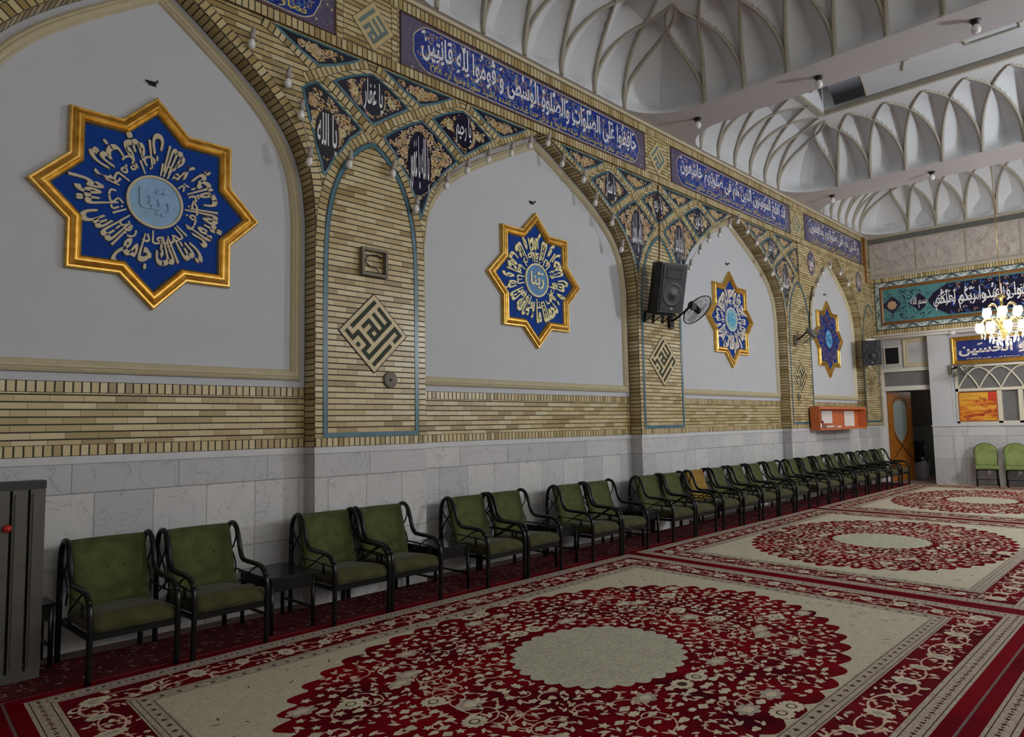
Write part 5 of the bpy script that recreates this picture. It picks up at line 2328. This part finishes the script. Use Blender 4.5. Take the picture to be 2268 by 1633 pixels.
table = make_table()
for i, (x, lab) in enumerate([(3.01, 'low black side table between the first and second pair of green armchairs'),
                              (4.775, 'low black side table at the right edge of the framed pillar, between armchairs'),
                              (6.53, 'low black side table under the star with cream writing, between armchairs'),
                              (8.32, 'low black side table nearest the speaker pillar, between armchairs'),
                              (1.22, 'low black side table mostly hidden behind the grey radiator')]):
    o = table if i == 0 else dup(table, (0, 0, 0))
    o.location = (x, 5.74, 0.0105) if i < 4 else (x, 6.10, 0.0)
    if i == 4:
        o.scale = (1, 0.5, 1)
    o['label'] = lab
    o['group'] = 'black side tables between the armchairs'

# ============================================================ RADIATOR at the left edge
t = thing('radiator', 'tall grey column radiator with black top at the left edge', 'radiator', (0.0, 5.78, 0.0))
xs_ = [1.26 - 0.103 * k for k in range(8)]
for x in xs_:
    mb = MB()
    pts = []
    mb.box(x - 0.043, x + 0.043, -0.0, 0.03, 0.07, 1.28)
    mb.box(x - 0.03, x + 0.03, -0.012, 0.0, 0.10, 1.25)
    mb.box(x - 0.012, x + 0.012, 0.03, 0.11, 0.09, 1.27)
    mb.box(x - 0.04, x + 0.04, 0.11, 0.125, 0.09, 1.27)
    mb.build('fin', 'radiator', t)
mb = MB()
mb.tube([(0.48, 0.07, 1.22), (1.30, 0.07, 1.22)], 0.025, 8)
mb.tube([(0.48, 0.07, 0.14), (1.30, 0.07, 0.14)], 0.025, 8)
mb.build('header_pipe', 'radiator', t)
mb = MB()
mb.box(0.48, 1.305, -0.01, 0.135, 1.28, 1.335)
mb.build('top_cover', 'black_plastic', t)
mb = MB()
mb.box(0.48, 1.30, 0.0, 0.12, 0.009, 0.07)
mb.build('base', 'radiator', t)
mb = MB()
mb.lathe([(0.0, 0.0), (0.024, 0.0), (0.028, 0.02), (0.022, 0.036), (0.0, 0.04)], (1.083, -0.012, 1.03), 12, 0, 'y')
mb.build('red_knob', 'red', t)

# ============================================================ LOUDSPEAKERS
def speaker(loc, yaw, pitch, W, D, H, label, bracket):
    t = thing('loudspeaker', label, 'loudspeaker', loc)
    t.rotation_euler = (pitch, 0, yaw)
    mb = MB()
    b = 0.16 * W
    # cabinet tapers to the back
    out = [(-W / 2, 0), (W / 2, 0), (W / 2 - b, D), (-W / 2 + b, D)]
    out = [(-W / 2, 0), (W / 2, 0), (W / 2, D * 0.45), (W / 2 - b, D), (-W / 2 + b, D), (-W / 2, D * 0.45)]
    n = len(out)
    lo = [(x, y, 0) for x, y in out]
    hi = [(x, y, H) for x, y in out]
    mb.face(lo[::-1])
    mb.face(hi)
    for i in range(n):
        j = (i + 1) % n
        mb.face([lo[i], lo[j], hi[j], hi[i]])
    mb.build('cabinet', 'black_plastic', t)
    mb = MB()
    A = [(-W / 2 + 0.025, 0.03), (W / 2 - 0.025, 0.03), (W / 2 - 0.025, H - 0.03), (-W / 2 + 0.025, H - 0.03)]
    mb.plate(A, 0.0, 0.012)
    mb.build('grille', 'dark_grille', t)
    mb = MB()
    hx, hz = W * 0.33, H * 0.12
    B = [(-hx, H * 0.80 - hz), (hx, H * 0.80 - hz), (hx, H * 0.80 + hz), (-hx, H * 0.80 + hz)]
    mb.ring(B, inset(B, 0.02), 0.016, 0.02)
    mb.ring(inset(B, 0.02), inset(B, 0.05), 0.02, 0.013)
    mb.build('horn', 'steel' if False else 'dark_grille', t)
    mb = MB()
    mb.lathe([(W * 0.40, 0.013), (W * 0.38, 0.018), (W * 0.33, 0.0135), (W * 0.1, 0.0135), (W * 0.07, 0.02), (0.0, 0.022)], (0, 0, H * 0.37), 32, 0, 'y')
    mb.build('woofer', 'black_plastic', t)
    mb = MB()
    mb.box(-0.025, 0.025, -0.017, -0.012, 0.05, 0.085)
    mb.line([(-0.02, 0.055), (0.0, 0.08), (0.02, 0.055)], 0.006, 0.0175)
    mb.build('badge', 'steel', t)
    mb = MB()
    mb.box(-W / 2 - 0.006, -W / 2, D * 0.12, D * 0.35, H * 0.52, H * 0.72)
    mb.build('side_handle', 'dark_grille', t)
    if bracket:
        mb = MB()
        for x in (-W * 0.45, -W * 0.1, W * 0.28):
            mb.box(x - 0.018, x + 0.018, D * 0.2, D * 0.98, -0.035, 0.0)
            mb.box(x - 0.015, x + 0.015, D * 0.9, D * 0.98, -0.19, -0.03)
            mb.tube([(x, D * 0.25, -0.03), (x, D * 0.93, -0.17)], 0.01, 6)
        mb.box(-W * 0.5, W * 0.4, D * 0.2, D * 0.26, -0.05, -0.02)
        mb.build('bracket', 'black_metal', t)
    return t


speaker((9.29, 5.645, 3.305), -0.368, 0.244, 0.465, 0.36, 0.748, 'big black loudspeaker tilted on a bracket on the second pillar', True)
sp2 = speaker((18.93, 5.79, 2.99), radians(-68), 0.06, 0.42, 0.34, 0.62, 'black loudspeaker in the far corner beside the air grille', False)
mb = MB()
mb.box(-0.1, 0.1, 0.10, 0.14, 0.62, 0.67)
mb.tube([(0, 0.12, 0.66), (0.0, 0.3, 0.74)], 0.014, 6)
mb.tube([(-0.08, 0.12, -0.04), (0.0, 0.3, -0.06)], 0.014, 6)
mb.build('bracket', 'white_paint', sp2)
# cable down to the speaker
mb = MB()
mb.tube(smooth_path([(9.765, YF - 0.012, 5.50), (9.762, YF - 0.014, 5.0), (9.745, YF - 0.014, 4.5), (9.66, YF - 0.03, 4.12), (9.5, YF - 0.07, 4.0)], 6), 0.009, 6)
tag(mb.build('speaker_cable', plain('brown_cable', RGB(96, 62, 40), 0.5)), 'brown cable running down the brickwork to the big black speaker', 'cable')

# ============================================================ WALL FANS
def fan(centre, normal, mount, label, R_=0.27, dark=True):
    """cage disc at centre blowing along normal, fixed to the wall at mount"""
    c = Vector(centre)
    n = Vector(normal).normalized()
    t = thing('wall_fan', label, 'fan', mount)
    m0 = Vector(mount)
    side = n.cross(Vector((0, 0, 1))).normalized()
    up = side.cross(n).normalized()

    def pt(a, r, d):
        return c + side * (r * cos(a)) + up * (r * sin(a)) + n * d - m0
    mb = MB()
    mb.tube([pt(2 * pi * k / 40, R_, 0) for k in range(40)], 0.009, 6, closed=True)
    for rr_, d in ((0.8, 0.035), (0.55, 0.055), (0.3, 0.065)):
        mb.tube([pt(2 * pi * k / 32, R_ * rr_, d) for k in range(32)], 0.0022, 4, closed=True)
    for rr_, d in ((0.8, -0.05), (0.5, -0.075)):
        mb.tube([pt(2 * pi * k / 32, R_ * rr_, d) for k in range(32)], 0.0022, 4, closed=True)
    for k in range(36):
        a = 2 * pi * k / 36
        mb.tube([pt(a, R_, 0), pt(a, R_ * 0.75, 0.04), pt(a, R_ * 0.2, 0.068)], 0.0016, 3)
        mb.tube([pt(a, R_, 0), pt(a, R_ * 0.75, -0.055), pt(a, R_ * 0.25, -0.085)], 0.0016, 3)
    mb.build('cage', 'black_metal' if dark else 'steel', t)
    for k in range(3):
        mb = MB()
        a0 = 2 * pi * k / 3 + 0.4
        P, Q = [], []
        for i in range(7):
            q = 0.18 + 0.70 * i / 6
            wd = 0.42 * sin(pi * (0.18 + 0.72 * i / 6))
            P.append(pt(a0 - wd, R_ * q, 0.02))
            Q.append(pt(a0 + wd, R_ * q, -0.02))
        for i in range(6):
            mb.face([P[i], P[i + 1], Q[i + 1], Q[i]], 0, None, True)
        mb.build('blade', M['fan_blade'], t)
    mb = MB()
    mb.tube([pt(0, 0, 0.072), pt(0, 0, 0.05), pt(0, 0, -0.03), pt(0, 0, -0.09), pt(0, 0, -0.17), pt(0, 0, -0.19)], [0.02, 0.05, 0.05, 0.062, 0.055, 0.02], 14)
    mb.build('motor', 'black_plastic' if dark else 'steel', t)
    mb = MB()
    end = c - n * 0.14 - m0
    mb.tube([Vector((0, -0.02, 0)), Vector((0, -0.08, 0.0)), end * 0.7 + Vector((0, 0, -0.03)), end], 0.02, 8)
    mb.build('arm', 'black_plastic', t)
    mb = MB()
    mb.box(-0.06, 0.06, -0.05, 0.0, -0.13, 0.10)
    for q in range(3):
        mb.box(-0.02, 0.02, -0.058, -0.05, -0.09 + 0.06 * q, -0.06 + 0.06 * q)
    mb.build('control_box', 'black_plastic' if dark else 'box_frame', t)
    return t


g = G('smoked_blade', 0.2)
g.col(RGB(150, 152, 154))
g.b.inputs['Alpha'].default_value = 0.45
M['fan_blade'] = g.mat
fan((10.03, 5.60, 3.424), (-0.042, -0.724, -0.688), (9.98, YF, 3.30), 'black caged wall fan peeking out beside the big black loudspeaker')
fan((15.08, 5.74, 3.44), (0.313, -0.559, -0.768), (14.93, YF, 3.36), 'tilted wall fan on the third pillar next to the faded star', 0.27, False)
t = fan((20.0, 4.07, 2.775), (0.058, -0.499, -0.864), (20.3, 4.43, 2.86), 'grey wall fan beside the gilt inscription over the arched window', 0.27, False)

# ============================================================ SMALL FITTINGS ON THE PILLARS
t = thing('wall_frame', 'small weathered square frame with a loose cable inside, on the first pillar', 'wall box', (4.22, YF, 3.365))
A = [(-0.16, -0.145), (0.16, -0.145), (0.16, 0.145), (-0.16, 0.145)]
mb = MB()
mb.ring(A, A, 0.0, 0.06)
mb.ring(A, inset(A, 0.028), 0.06, 0.06)
mb.ring(inset(A, 0.028), inset(A, 0.028), 0.06, 0.0)
mb.build('frame', 'box_frame', t)
mb = MB()
mb.tube(smooth_path([(0.10, -0.015, 0.06), (0.04, -0.03, 0.085), (-0.05, -0.03, 0.07), (-0.10, -0.02, 0.02), (-0.06, -0.02, -0.03), (0.03, -0.03, -0.06), (0.05, -0.03, -0.10), (0.02, -0.03, -0.125)], 6), 0.006, 6)
mb.build('cable', 'black_plastic', t)
for (x, z, r_, lab) in ((4.435, 2.155, 0.085, 'round ribbed grey disc under the large diamond of the first pillar'), (14.99, 2.15, 0.07, 'small round grey disc under the diamond of the fan pillar')):
    t = thing('round_wall_fitting', lab, 'wall fitting', (x, YF, z))
    mb = MB()
    mb.lathe([(r_, 0.0), (r_, 0.02), (r_ * 0.86, 0.032), (r_ * 0.76, 0.022), (r_ * 0.66, 0.034), (r_ * 0.5, 0.024), (r_ * 0.3, 0.03), (0.0, 0.03)], (0, 0, 0), 28, 0, 'y')
    mb.build('plate', 'box_frame', t)
    mb = MB()
    mb.box(-0.016, 0.012, -0.045, -0.028, -0.014, 0.012)
    mb.build('centre_plug', 'black_plastic', t)

# strings of unlit bulbs along the arches
def make_bulb():
    t = thing('light_bulb', '', 'light bulb')
    mb = MB()
    mb.lathe([(0.0, 0.10), (0.02, 0.10), (0.022, 0.06), (0.03, 0.03), (0.034, 0.0), (0.0, 0.0)], (0, 0, 0), 10)
    mb.build('socket', 'socket', t)
    mb = MB()
    mb.lathe([(0.016, 0.0), (0.03, -0.025), (0.036, -0.05), (0.03, -0.075), (0.014, -0.09), (0.0, -0.092)], (0, 0, 0), 10)
    mb.build('glass', 'bulb', t)
    return t


bulb = make_bulb()
ORD = ['first', 'second', 'third', 'fourth', 'fifth', 'sixth', 'seventh', 'eighth', 'ninth', 'tenth', 'eleventh', 'twelfth']
strings = [('wide arch before the speaker pillar, counted from its nearer foot', [(4.75, 4.09), (5.19, 4.45), (5.52, 4.71), (5.87, 4.94), (6.28, 5.13), (6.63, 5.32), (6.99, 5.46), (7.28, 5.25), (7.74, 5.14), (8.0, 4.86), (8.39, 4.64), (8.61, 4.28)]),
           ('arch past the speaker pillar, counted from its nearer foot', [(10.59, 4.3), (10.94, 4.63), (11.27, 4.89), (11.67, 5.06), (12.08, 5.31), (12.43, 5.46), (12.81, 5.33), (13.21, 5.18), (13.54, 4.91), (13.86, 4.66), (14.25, 4.4)]),
           ('narrow arch over the shelf, counted from its nearer foot', [(15.91, 4.4), (16.22, 4.75), (16.58, 5.06), (17.05, 5.28), (17.72, 5.22), (18.22, 5.02)]),
           ('cut off nearest arch, counted down from its peak', [(2.86, 5.24), (3.22, 4.99), (3.36, 4.72), (3.45, 4.28)])]
first = True
for nm, pts in strings:
    for k, (x, z) in enumerate(pts):
        o = bulb if first else dup(bulb, (0, 0, 0))
        first = False
        o.location = (x, YF - 0.075, z)
        o.rotation_euler = (0.25, 0, 0)
        o['label'] = f'{ORD[k]} unlit bulb on the {nm}'
        o['group'] = 'unlit bulbs strung along the arches'
    mb = MB()
    path = []
    for (x0, z0), (x1, z1) in zip(pts[:-1], pts[1:]):
        for q in range(6):
            s_ = q / 6
            path.append((x0 + (x1 - x0) * s_, YF - 0.055, z0 + (z1 - z0) * s_ + 0.07 - 0.03 * sin(pi * s_)))
    path.append((pts[-1][0], YF - 0.055, pts[-1][1] + 0.07))
    mb.tube(path, 0.005, 5)
    tag(mb.build('bulb_wire', 'socket'), f'thin bulb wire on the {nm.split(chr(44))[0]}', 'wire')
for k, (x, z) in enumerate([(3.89, 4.36), (4.43, 4.40)]):
    o = dup(bulb, (x, YF - 0.09, z), None, f'unlit bulb on the {"left" if k == 0 else "right"} shoulder of the blind arch on the first pillar', 'unlit bulbs strung along the arches')

# bare bulbs under the ceiling beams
for k, (x, y, lab) in enumerate([(9.94, 3.52, 'bare bulb under the nearer ceiling beam, middle one of three'), (9.9, 1.63, 'bare bulb under the nearer ceiling beam, closest to the upper right corner'),
                                 (9.92, 5.4, 'bare bulb under the nearer ceiling beam, closest to the wall'), (15.5, 3.45, 'bare bulb under the farther ceiling beam, above the chandelier'),
                                 (15.52, 5.35, 'bare bulb under the farther ceiling beam, close to the wall')]):
    t = thing('ceiling_bulb', lab, 'light bulb', (x, y, ZS), 0, 'bare bulbs under the beams')
    mb = MB()
    mb.lathe([(0.0, 0.0), (0.06, 0.0), (0.062, -0.012), (0.05, -0.02), (0.036, -0.05), (0.0, -0.05)], (0, 0, 0), 16)
    mb.build('socket', 'black_plastic', t)
    mb = MB()
    mb.lathe([(0.02, -0.05), (0.045, -0.08), (0.056, -0.115), (0.045, -0.15), (0.02, -0.168), (0.0, -0.17)], (0, 0, 0), 16)
    mb.build('glass', 'bulb', t)
t = thing('dome_lamp', 'small white dome lamp under the lintel of the far wall', 'lamp', (20.2, 4.28, 3.80))
mb = MB()
mb.lathe([(0.0, 0.0), (0.09, 0.0), (0.09, -0.03), (0.0, -0.03)], (0, 0, 0), 16)
mb.build('base', 'white_paint', t)
mb = MB()
mb.lathe([(0.08, -0.03), (0.075, -0.07), (0.05, -0.1), (0.0, -0.11)], (0, 0, 0), 16)
mb.build('dome', 'bulb', t)

# ============================================================ ORANGE WALL SHELF
t = thing('wall_shelf', 'long open orange wooden wall shelf below the faded star', 'shelf', (15.46, 6.04, 1.43))
L, D, H = 2.96, 0.2, 0.51
mb = MB()
mb.box(0, L, -D, 0, 0, 0.045)
mb.build('bottom_board', 'orange_wood', t)
mb = MB()
mb.box(0, L, -D, 0, H - 0.055, H)
mb.build('top_board', 'orange_wood', t)
for x in (0, L - 0.03):
    mb = MB()
    mb.box(x, x + 0.03, -D, 0, 0.045, H - 0.055)
    mb.build('side_board', 'orange_wood', t)
mb = MB()
mb.box(0.03, L - 0.03, -0.012, 0.0, 0.045, H - 0.055)
mb.build('back_board', 'orange_wood', t)
for x0, z0, wd, ht, lab in ((16.04, 1.575, 0.62, 0.28, 'white sheet standing at the left in the orange shelf, behind the red book'), (17.43, 1.49, 0.66, 0.36, 'taller white sheet standing at the right in the orange shelf')):
    mb = MB()
    mb.box(0, wd, -0.006, 0, 0, ht)
    for k in range(3):
        mb.box(0.06, wd - 0.06, -0.0065, -0.006, ht - 0.06 - 0.03 * k, ht - 0.055 - 0.03 * k, 1)
    o = tag(mb.build('paper_sheet', ['paper', 'steel'], None, (x0, 6.02, max(z0, 1.4755))), lab, 'paper', 'sheets in the orange shelf')
t = thing('book', 'dark red book leaning open at the left end of the orange shelf', 'book', (15.58, 5.93, 1.476))
mb = MB()
mb.face([(0, 0, 0), (0.26, 0.02, 0), (0.42, 0.02, 0.155), (0.02, 0.0, 0.15)])
mb.face([(0, 0.02, 0), (0.02, 0.02, 0.15), (0.42, 0.04, 0.155), (0.26, 0.04, 0)])
mb.box(0, 0.24, 0.0, 0.03, 0, 0.006)
mb.build('cover', 'red_book', t)
mb = MB()
mb.box(0.02, 0.24, 0.004, 0.022, 0.006, 0.10)
mb.build('pages', 'paper', t)
t = thing('book', 'brown book lying flat beside the red book in the orange shelf', 'book', (16.0, 5.9, 1.476))
mb = MB()
mb.box(0, 0.46, 0, 0.1, 0, 0.012)
mb.box(0, 0.46, 0, 0.1, 0.05, 0.062)
mb.box(0, 0.46, 0.09, 0.1, 0.0, 0.062)
mb.build('cover', 'tan_book', t)
mb = MB()
mb.box(0.01, 0.45, 0.004, 0.09, 0.012, 0.05)
mb.build('pages', 'paper', t)
mb = MB()
mb.box(0, 0.22, 0, 0.06, 0, 0.03)
mb.box(0.02, 0.2, 0.005, 0.055, 0.03, 0.036)
tag(mb.build('tissue_packet', 'paper', None, (16.66, 5.9, 1.476)), 'small white packet lying in the middle of the orange shelf', 'packet')

# ============================================================ FAR END: painting, chairs, store
t = thing('painting', 'abstract orange and yellow painting in the first pane of the arched window', 'painting', (XL - 0.04, 4.30, 1.555), radians(-90))
A = [(0, 0), (0.80, 0), (0.80, 0.71), (0, 0.71)]
mb = MB()
mb.ring(A, A, -0.02, 0.02)
mb.ring(A, inset(A, 0.015), 0.02, 0.02)
mb.build('frame', 'orange_wood', t)
g = G('abstract_paint', 0.5)
v_ = g.tc()
x_, y_, z_ = g.sep(v_)
sv = g.comb(g.ma('MULTIPLY', x_, 2.2), 0.0, g.ma('MULTIPLY', z_, 6.5))
n1 = g.noise(1.3, sv, 4.0, 0.6, 1.0)
c = g.ramp(n1, [(0.28, RGB(96, 30, 14)), (0.4, RGB(176, 66, 24)), (0.5, RGB(214, 128, 34)), (0.62, RGB(228, 176, 52)), (0.75, RGB(206, 120, 70))])
c = g.mix(g.ma('MULTIPLY', g.ma('GREATER_THAN', z_, 0.52), 0.7), c, RGB(228, 178, 54))
c = g.mix(g.ma('MULTIPLY', g.ma('GREATER_THAN', x_, 0.62), g.ma('GREATER_THAN', z_, 0.5)), c, RGB(206, 52, 22))
c = g.mix(g.ma('MULTIPLY', g.ma('LESS_THAN', g.noise(3.0, v_, 3.0), 0.36), 0.7), c, RGB(150, 44, 26))
g.col(c)
mb = MB()
mb.flat(inset(A, 0.015), 0.012)
mb.build('canvas', g.mat, t)


def make_side_chair():
    t = thing('upholstered_chair', '', 'chair')
    mb = MB()
    # rounded backrest: outline in local (x, z), leaning back
    out = [(-0.22, 0.47), (0.22, 0.47), (0.235, 0.75)] + [(0.235 * cos(a), 0.80 + 0.2 * sin(a)) for a in [pi * k / 12 for k in range(13)]] + [(-0.235, 0.75)]

    def lean(p, d):
        return (p[0], 0.2 + 0.14 * (p[1] - 0.47) / 0.5 + d, p[1])
    n = len(out)
    ins_ = inset(out, 0.03)
    mb.face([lean(p, -0.045) for p in ins_])
    for i in range(n):
        j = (i + 1) % n
        mb.face([lean(out[i], -0.02), lean(out[j], -0.02), lean(ins_[j], -0.045), lean(ins_[i], -0.045)])
        mb.face([lean(out[i], -0.02), lean(out[i], 0.03), lean(out[j], 0.03), lean(out[j], -0.02)])
    mb.face([lean(p, 0.03) for p in out[::-1]])
    mb.build('backrest', 'pale_green', t)
    mb = MB()
    mb.tube([lean(p, -0.012) for p in out[1:]], 0.012, 6)
    mb.build('piping', 'dark_green', t)
    mb = MB()
    S = [(-0.23, -0.24), (0.23, -0.24), (0.24, -0.2), (0.22, 0.22), (-0.22, 0.22), (-0.24, -0.2)]
    m = len(S)
    lo = [(x, y, 0.415) for x, y in S]
    md = [(x * 1.01, y * 1.01, 0.45) for x, y in S]
    hi = [(x * 0.92, y * 0.92, 0.48) for x, y in S]
    mb.face(hi)
    mb.face(lo[::-1])
    for i in range(m):
        j = (i + 1) % m
        mb.face([lo[i], lo[j], md[j], md[i]])
        mb.face([md[i], md[j], hi[j], hi[i]])
    mb.build('seat', 'pale_green', t)
    mb = MB()
    mb.box(-0.22, 0.22, -0.22, 0.2, 0.385, 0.415)
    for sx in (-1, 1):
        mb.tube([(sx * 0.2, -0.21, 0.17), (sx * 0.2, 0.2, 0.2)], 0.01, 6)
    mb.tube([(-0.2, -0.21, 0.17), (0.2, -0.21, 0.17)], 0.01, 6)
    mb.build('seat_rail', 'black_metal', t)
    for sx in (-1, 1):
        mb = MB()
        mb.tube([(sx * 0.2, -0.2, 0.40), (sx * 0.215, -0.24, 0.0)], 0.017, 6)
        mb.build('leg', 'black_metal', t)
        mb = MB()
        mb.tube([(sx * 0.2, 0.19, 0.44), (sx * 0.2, 0.2, 0.38), (sx * 0.21, 0.3, 0.0)], 0.017, 6)
        mb.build('leg', 'black_metal', t)
    return t


sc_ = make_side_chair()
for i, (y, rz, lab) in enumerate([(3.72, -1.35, 'moss green round backed chair beside the white door pier'), (3.12, -1.35, 'moss green round backed chair under the window, second from the pier'),
                                  (2.55, -1.4, 'moss green chair under the window, cut off by the picture edge')]):
    o = sc_ if i == 0 else dup(sc_, (0, 0, 0))
    o.location = (19.98, y, 0.0125)
    o.rotation_euler = (0, 0, rz)
    o['label'] = lab
    o['group'] = 'moss green chairs along the far wall'

t = thing('waste_bin', 'white bin with a dark liner in the dark doorway', 'bin', (21.85, 5.62, 0))
mb = MB()
for a, b, z0, z1 in ((0.17, 0.19, 0, 0.5),):
    lo = [(-a, -a, z0), (a, -a, z0), (a, a, z0), (-a, a, z0)]
    hi = [(-b, -b, z1), (b, -b, z1), (b, b, z1), (-b, b, z1)]
    mb.face(lo[::-1])
    for i in range(4):
        j = (i + 1) % 4
        mb.face([lo[i], lo[j], hi[j], hi[i]])
        mb.face([(p[0] * 0.94, p[1] * 0.94, p[2]) for p in (hi[i], hi[j], lo[j], lo[i])])
mb.build('bucket', 'bin_white', t)
mb = MB()
rb_ = random.Random(2)
prof = []
n = 14
for (r_, z) in ((0.20, 0.44), (0.215, 0.5), (0.205, 0.56), (0.15, 0.6), (0.1, 0.52), (0.0, 0.5)):
    prof.append([(r_ * (1 + rb_.uniform(-0.12, 0.12)) * cos(2 * pi * k / n), r_ * (1 + rb_.uniform(-0.12, 0.12)) * sin(2 * pi * k / n), z + rb_.uniform(-0.03, 0.03)) for k in range(n)])
for a, b in zip(prof[:-1], prof[1:]):
    for k in range(n):
        mb.face([a[k], a[(k + 1) % n], b[(k + 1) % n], b[k]])
mb.build('liner', 'bag', t)
t = thing('folded_chair', 'dark folded chair leaning behind the bin in the dark doorway', 'chair', (22.7, 5.9, 0), radians(-80))
mb = MB()
mb.box(-0.2, 0.2, 0.0, 0.05, 0.45, 1.0)
mb.build('backrest', 'bag', t)
mb = MB()
mb.box(-0.2, 0.2, -0.4, 0.02, 0.4, 0.45)
mb.build('seat', 'bag', t)
for sx in (-1, 1):
    mb = MB()
    mb.tube([(sx * 0.2, 0.1, 0.0), (sx * 0.2, -0.02, 0.6), (sx * 0.2, 0.02, 0.95)], 0.014, 6)
    mb.build('leg', 'steel', t)
    mb = MB()
    mb.tube([(sx * 0.2, -0.38, 0.0), (sx * 0.2, 0.05, 0.6)], 0.014, 6)
    mb.build('leg', 'steel', t)
mb = MB()
for k in range(10):
    zz = 0.04 * k
    mb.lathe([(0.0, 0.05 * k), (0.26 - 0.01 * k + 0.03 * (k % 2), 0.05 * k), (0.27 - 0.012 * k, 0.05 * k + 0.04), (0.0, 0.05 * k + 0.045)], (0, 0, 0), 12)
tag(mb.build('stacked_cushions', 'bag', None, (22.1, 5.0, 0.0)), 'dark round bundle at the right side of the dark doorway', 'bundle')

# ============================================================ CHANDELIER
t = thing('chandelier', 'brass and crystal chandelier with many lit glass shades', 'chandelier', (17.9, 2.86, 3.0))
mb = MB()
mb.tube([(0, 0, ZS + HC - 3.0), (0, 0, 1.2)], 0.008, 6)
mb.build('chain', 'brass', t)
mb = MB()
mb.lathe([(0.0, 1.24), (0.05, 1.23), (0.1, 1.17), (0.03, 1.14), (0.035, 1.0), (0.07, 0.95), (0.03, 0.9), (0.05, 0.7), (0.09, 0.62), (0.05, 0.5), (0.08, 0.42), (0.03, 0.33), (0.0, 0.3)], (0, 0, 0), 14)
mb.build('stem', 'brass', t)
for tier, (n, R_, z0, off) in enumerate(((6, 0.31, 0.86, 0.2), (9, 0.44, 0.55, 0.0))):
    for k in range(n):
        a = 2 * pi * k / n + off
        ca, sa = cos(a), sin(a)
        mb = MB()
        mb.tube(smooth_path([(0.04 * ca, 0.04 * sa, z0 - 0.08), (R_ * 0.45 * ca, R_ * 0.45 * sa, z0 + 0.17), (R_ * 0.8 * ca, R_ * 0.8 * sa, z0 + 0.16), (R_ * ca, R_ * sa, z0 + 0.02), (R_ * ca, R_ * sa, z0 - 0.03)], 5), 0.011, 6)
        arm = mb.build('arm', 'brass', t)
        mb = MB()
        mb.lathe([(0.025, 0.14), (0.075, 0.135), (0.068, 0.11), (0.085, 0.06), (0.08, 0.01), (0.05, -0.03), (0.02, -0.04), (0.0, -0.04)], (R_ * ca, R_ * sa, z0 - 0.06), 12)
        mb.build('lamp_shade', 'shade', arm)
for ring_, (n, R_, z) in enumerate(((16, 0.40, 0.40), (12, 0.26, 0.30), (8, 0.13, 0.22))):
    for k in range(n):
        a = 2 * pi * k / n + ring_
        mb = MB()
        mb.lathe([(0.0, 0.0), (0.013, -0.02), (0.018, -0.06), (0.0, -0.10)], (R_ * cos(a), R_ * sin(a), z), 6, 0, 'z', False)
        mb.lathe([(0.0, 0.05), (0.01, 0.03), (0.0, 0.0)], (R_ * cos(a), R_ * sin(a), z), 5, 0, 'z', False)
        mb.build('crystal_drop', 'crystal', t)
mb = MB()
for R_, z in ((0.40, 0.45), (0.26, 0.35), (0.13, 0.27)):
    mb.tube([(R_ * cos(2 * pi * k / 28), R_ * sin(2 * pi * k / 28), z) for k in range(28)], 0.009, 5, closed=True)
    for k in range(4):
        a = pi / 2 * k
        mb.tube([(0, 0, z + 0.05), (R_ * cos(a), R_ * sin(a), z)], 0.006, 4)
mb.build('crystal_ring', 'brass', t)
lamp('chandelier_light', 'POINT', (17.9, 2.86, 3.5), 190, (1.0, 0.95, 0.86), 0.25)
lamp('store_fill_light', 'POINT', (22.0, 4.4, 2.6), 14, (1.0, 0.96, 0.92), 0.15)  # unseen lamp added to brighten the room behind the door
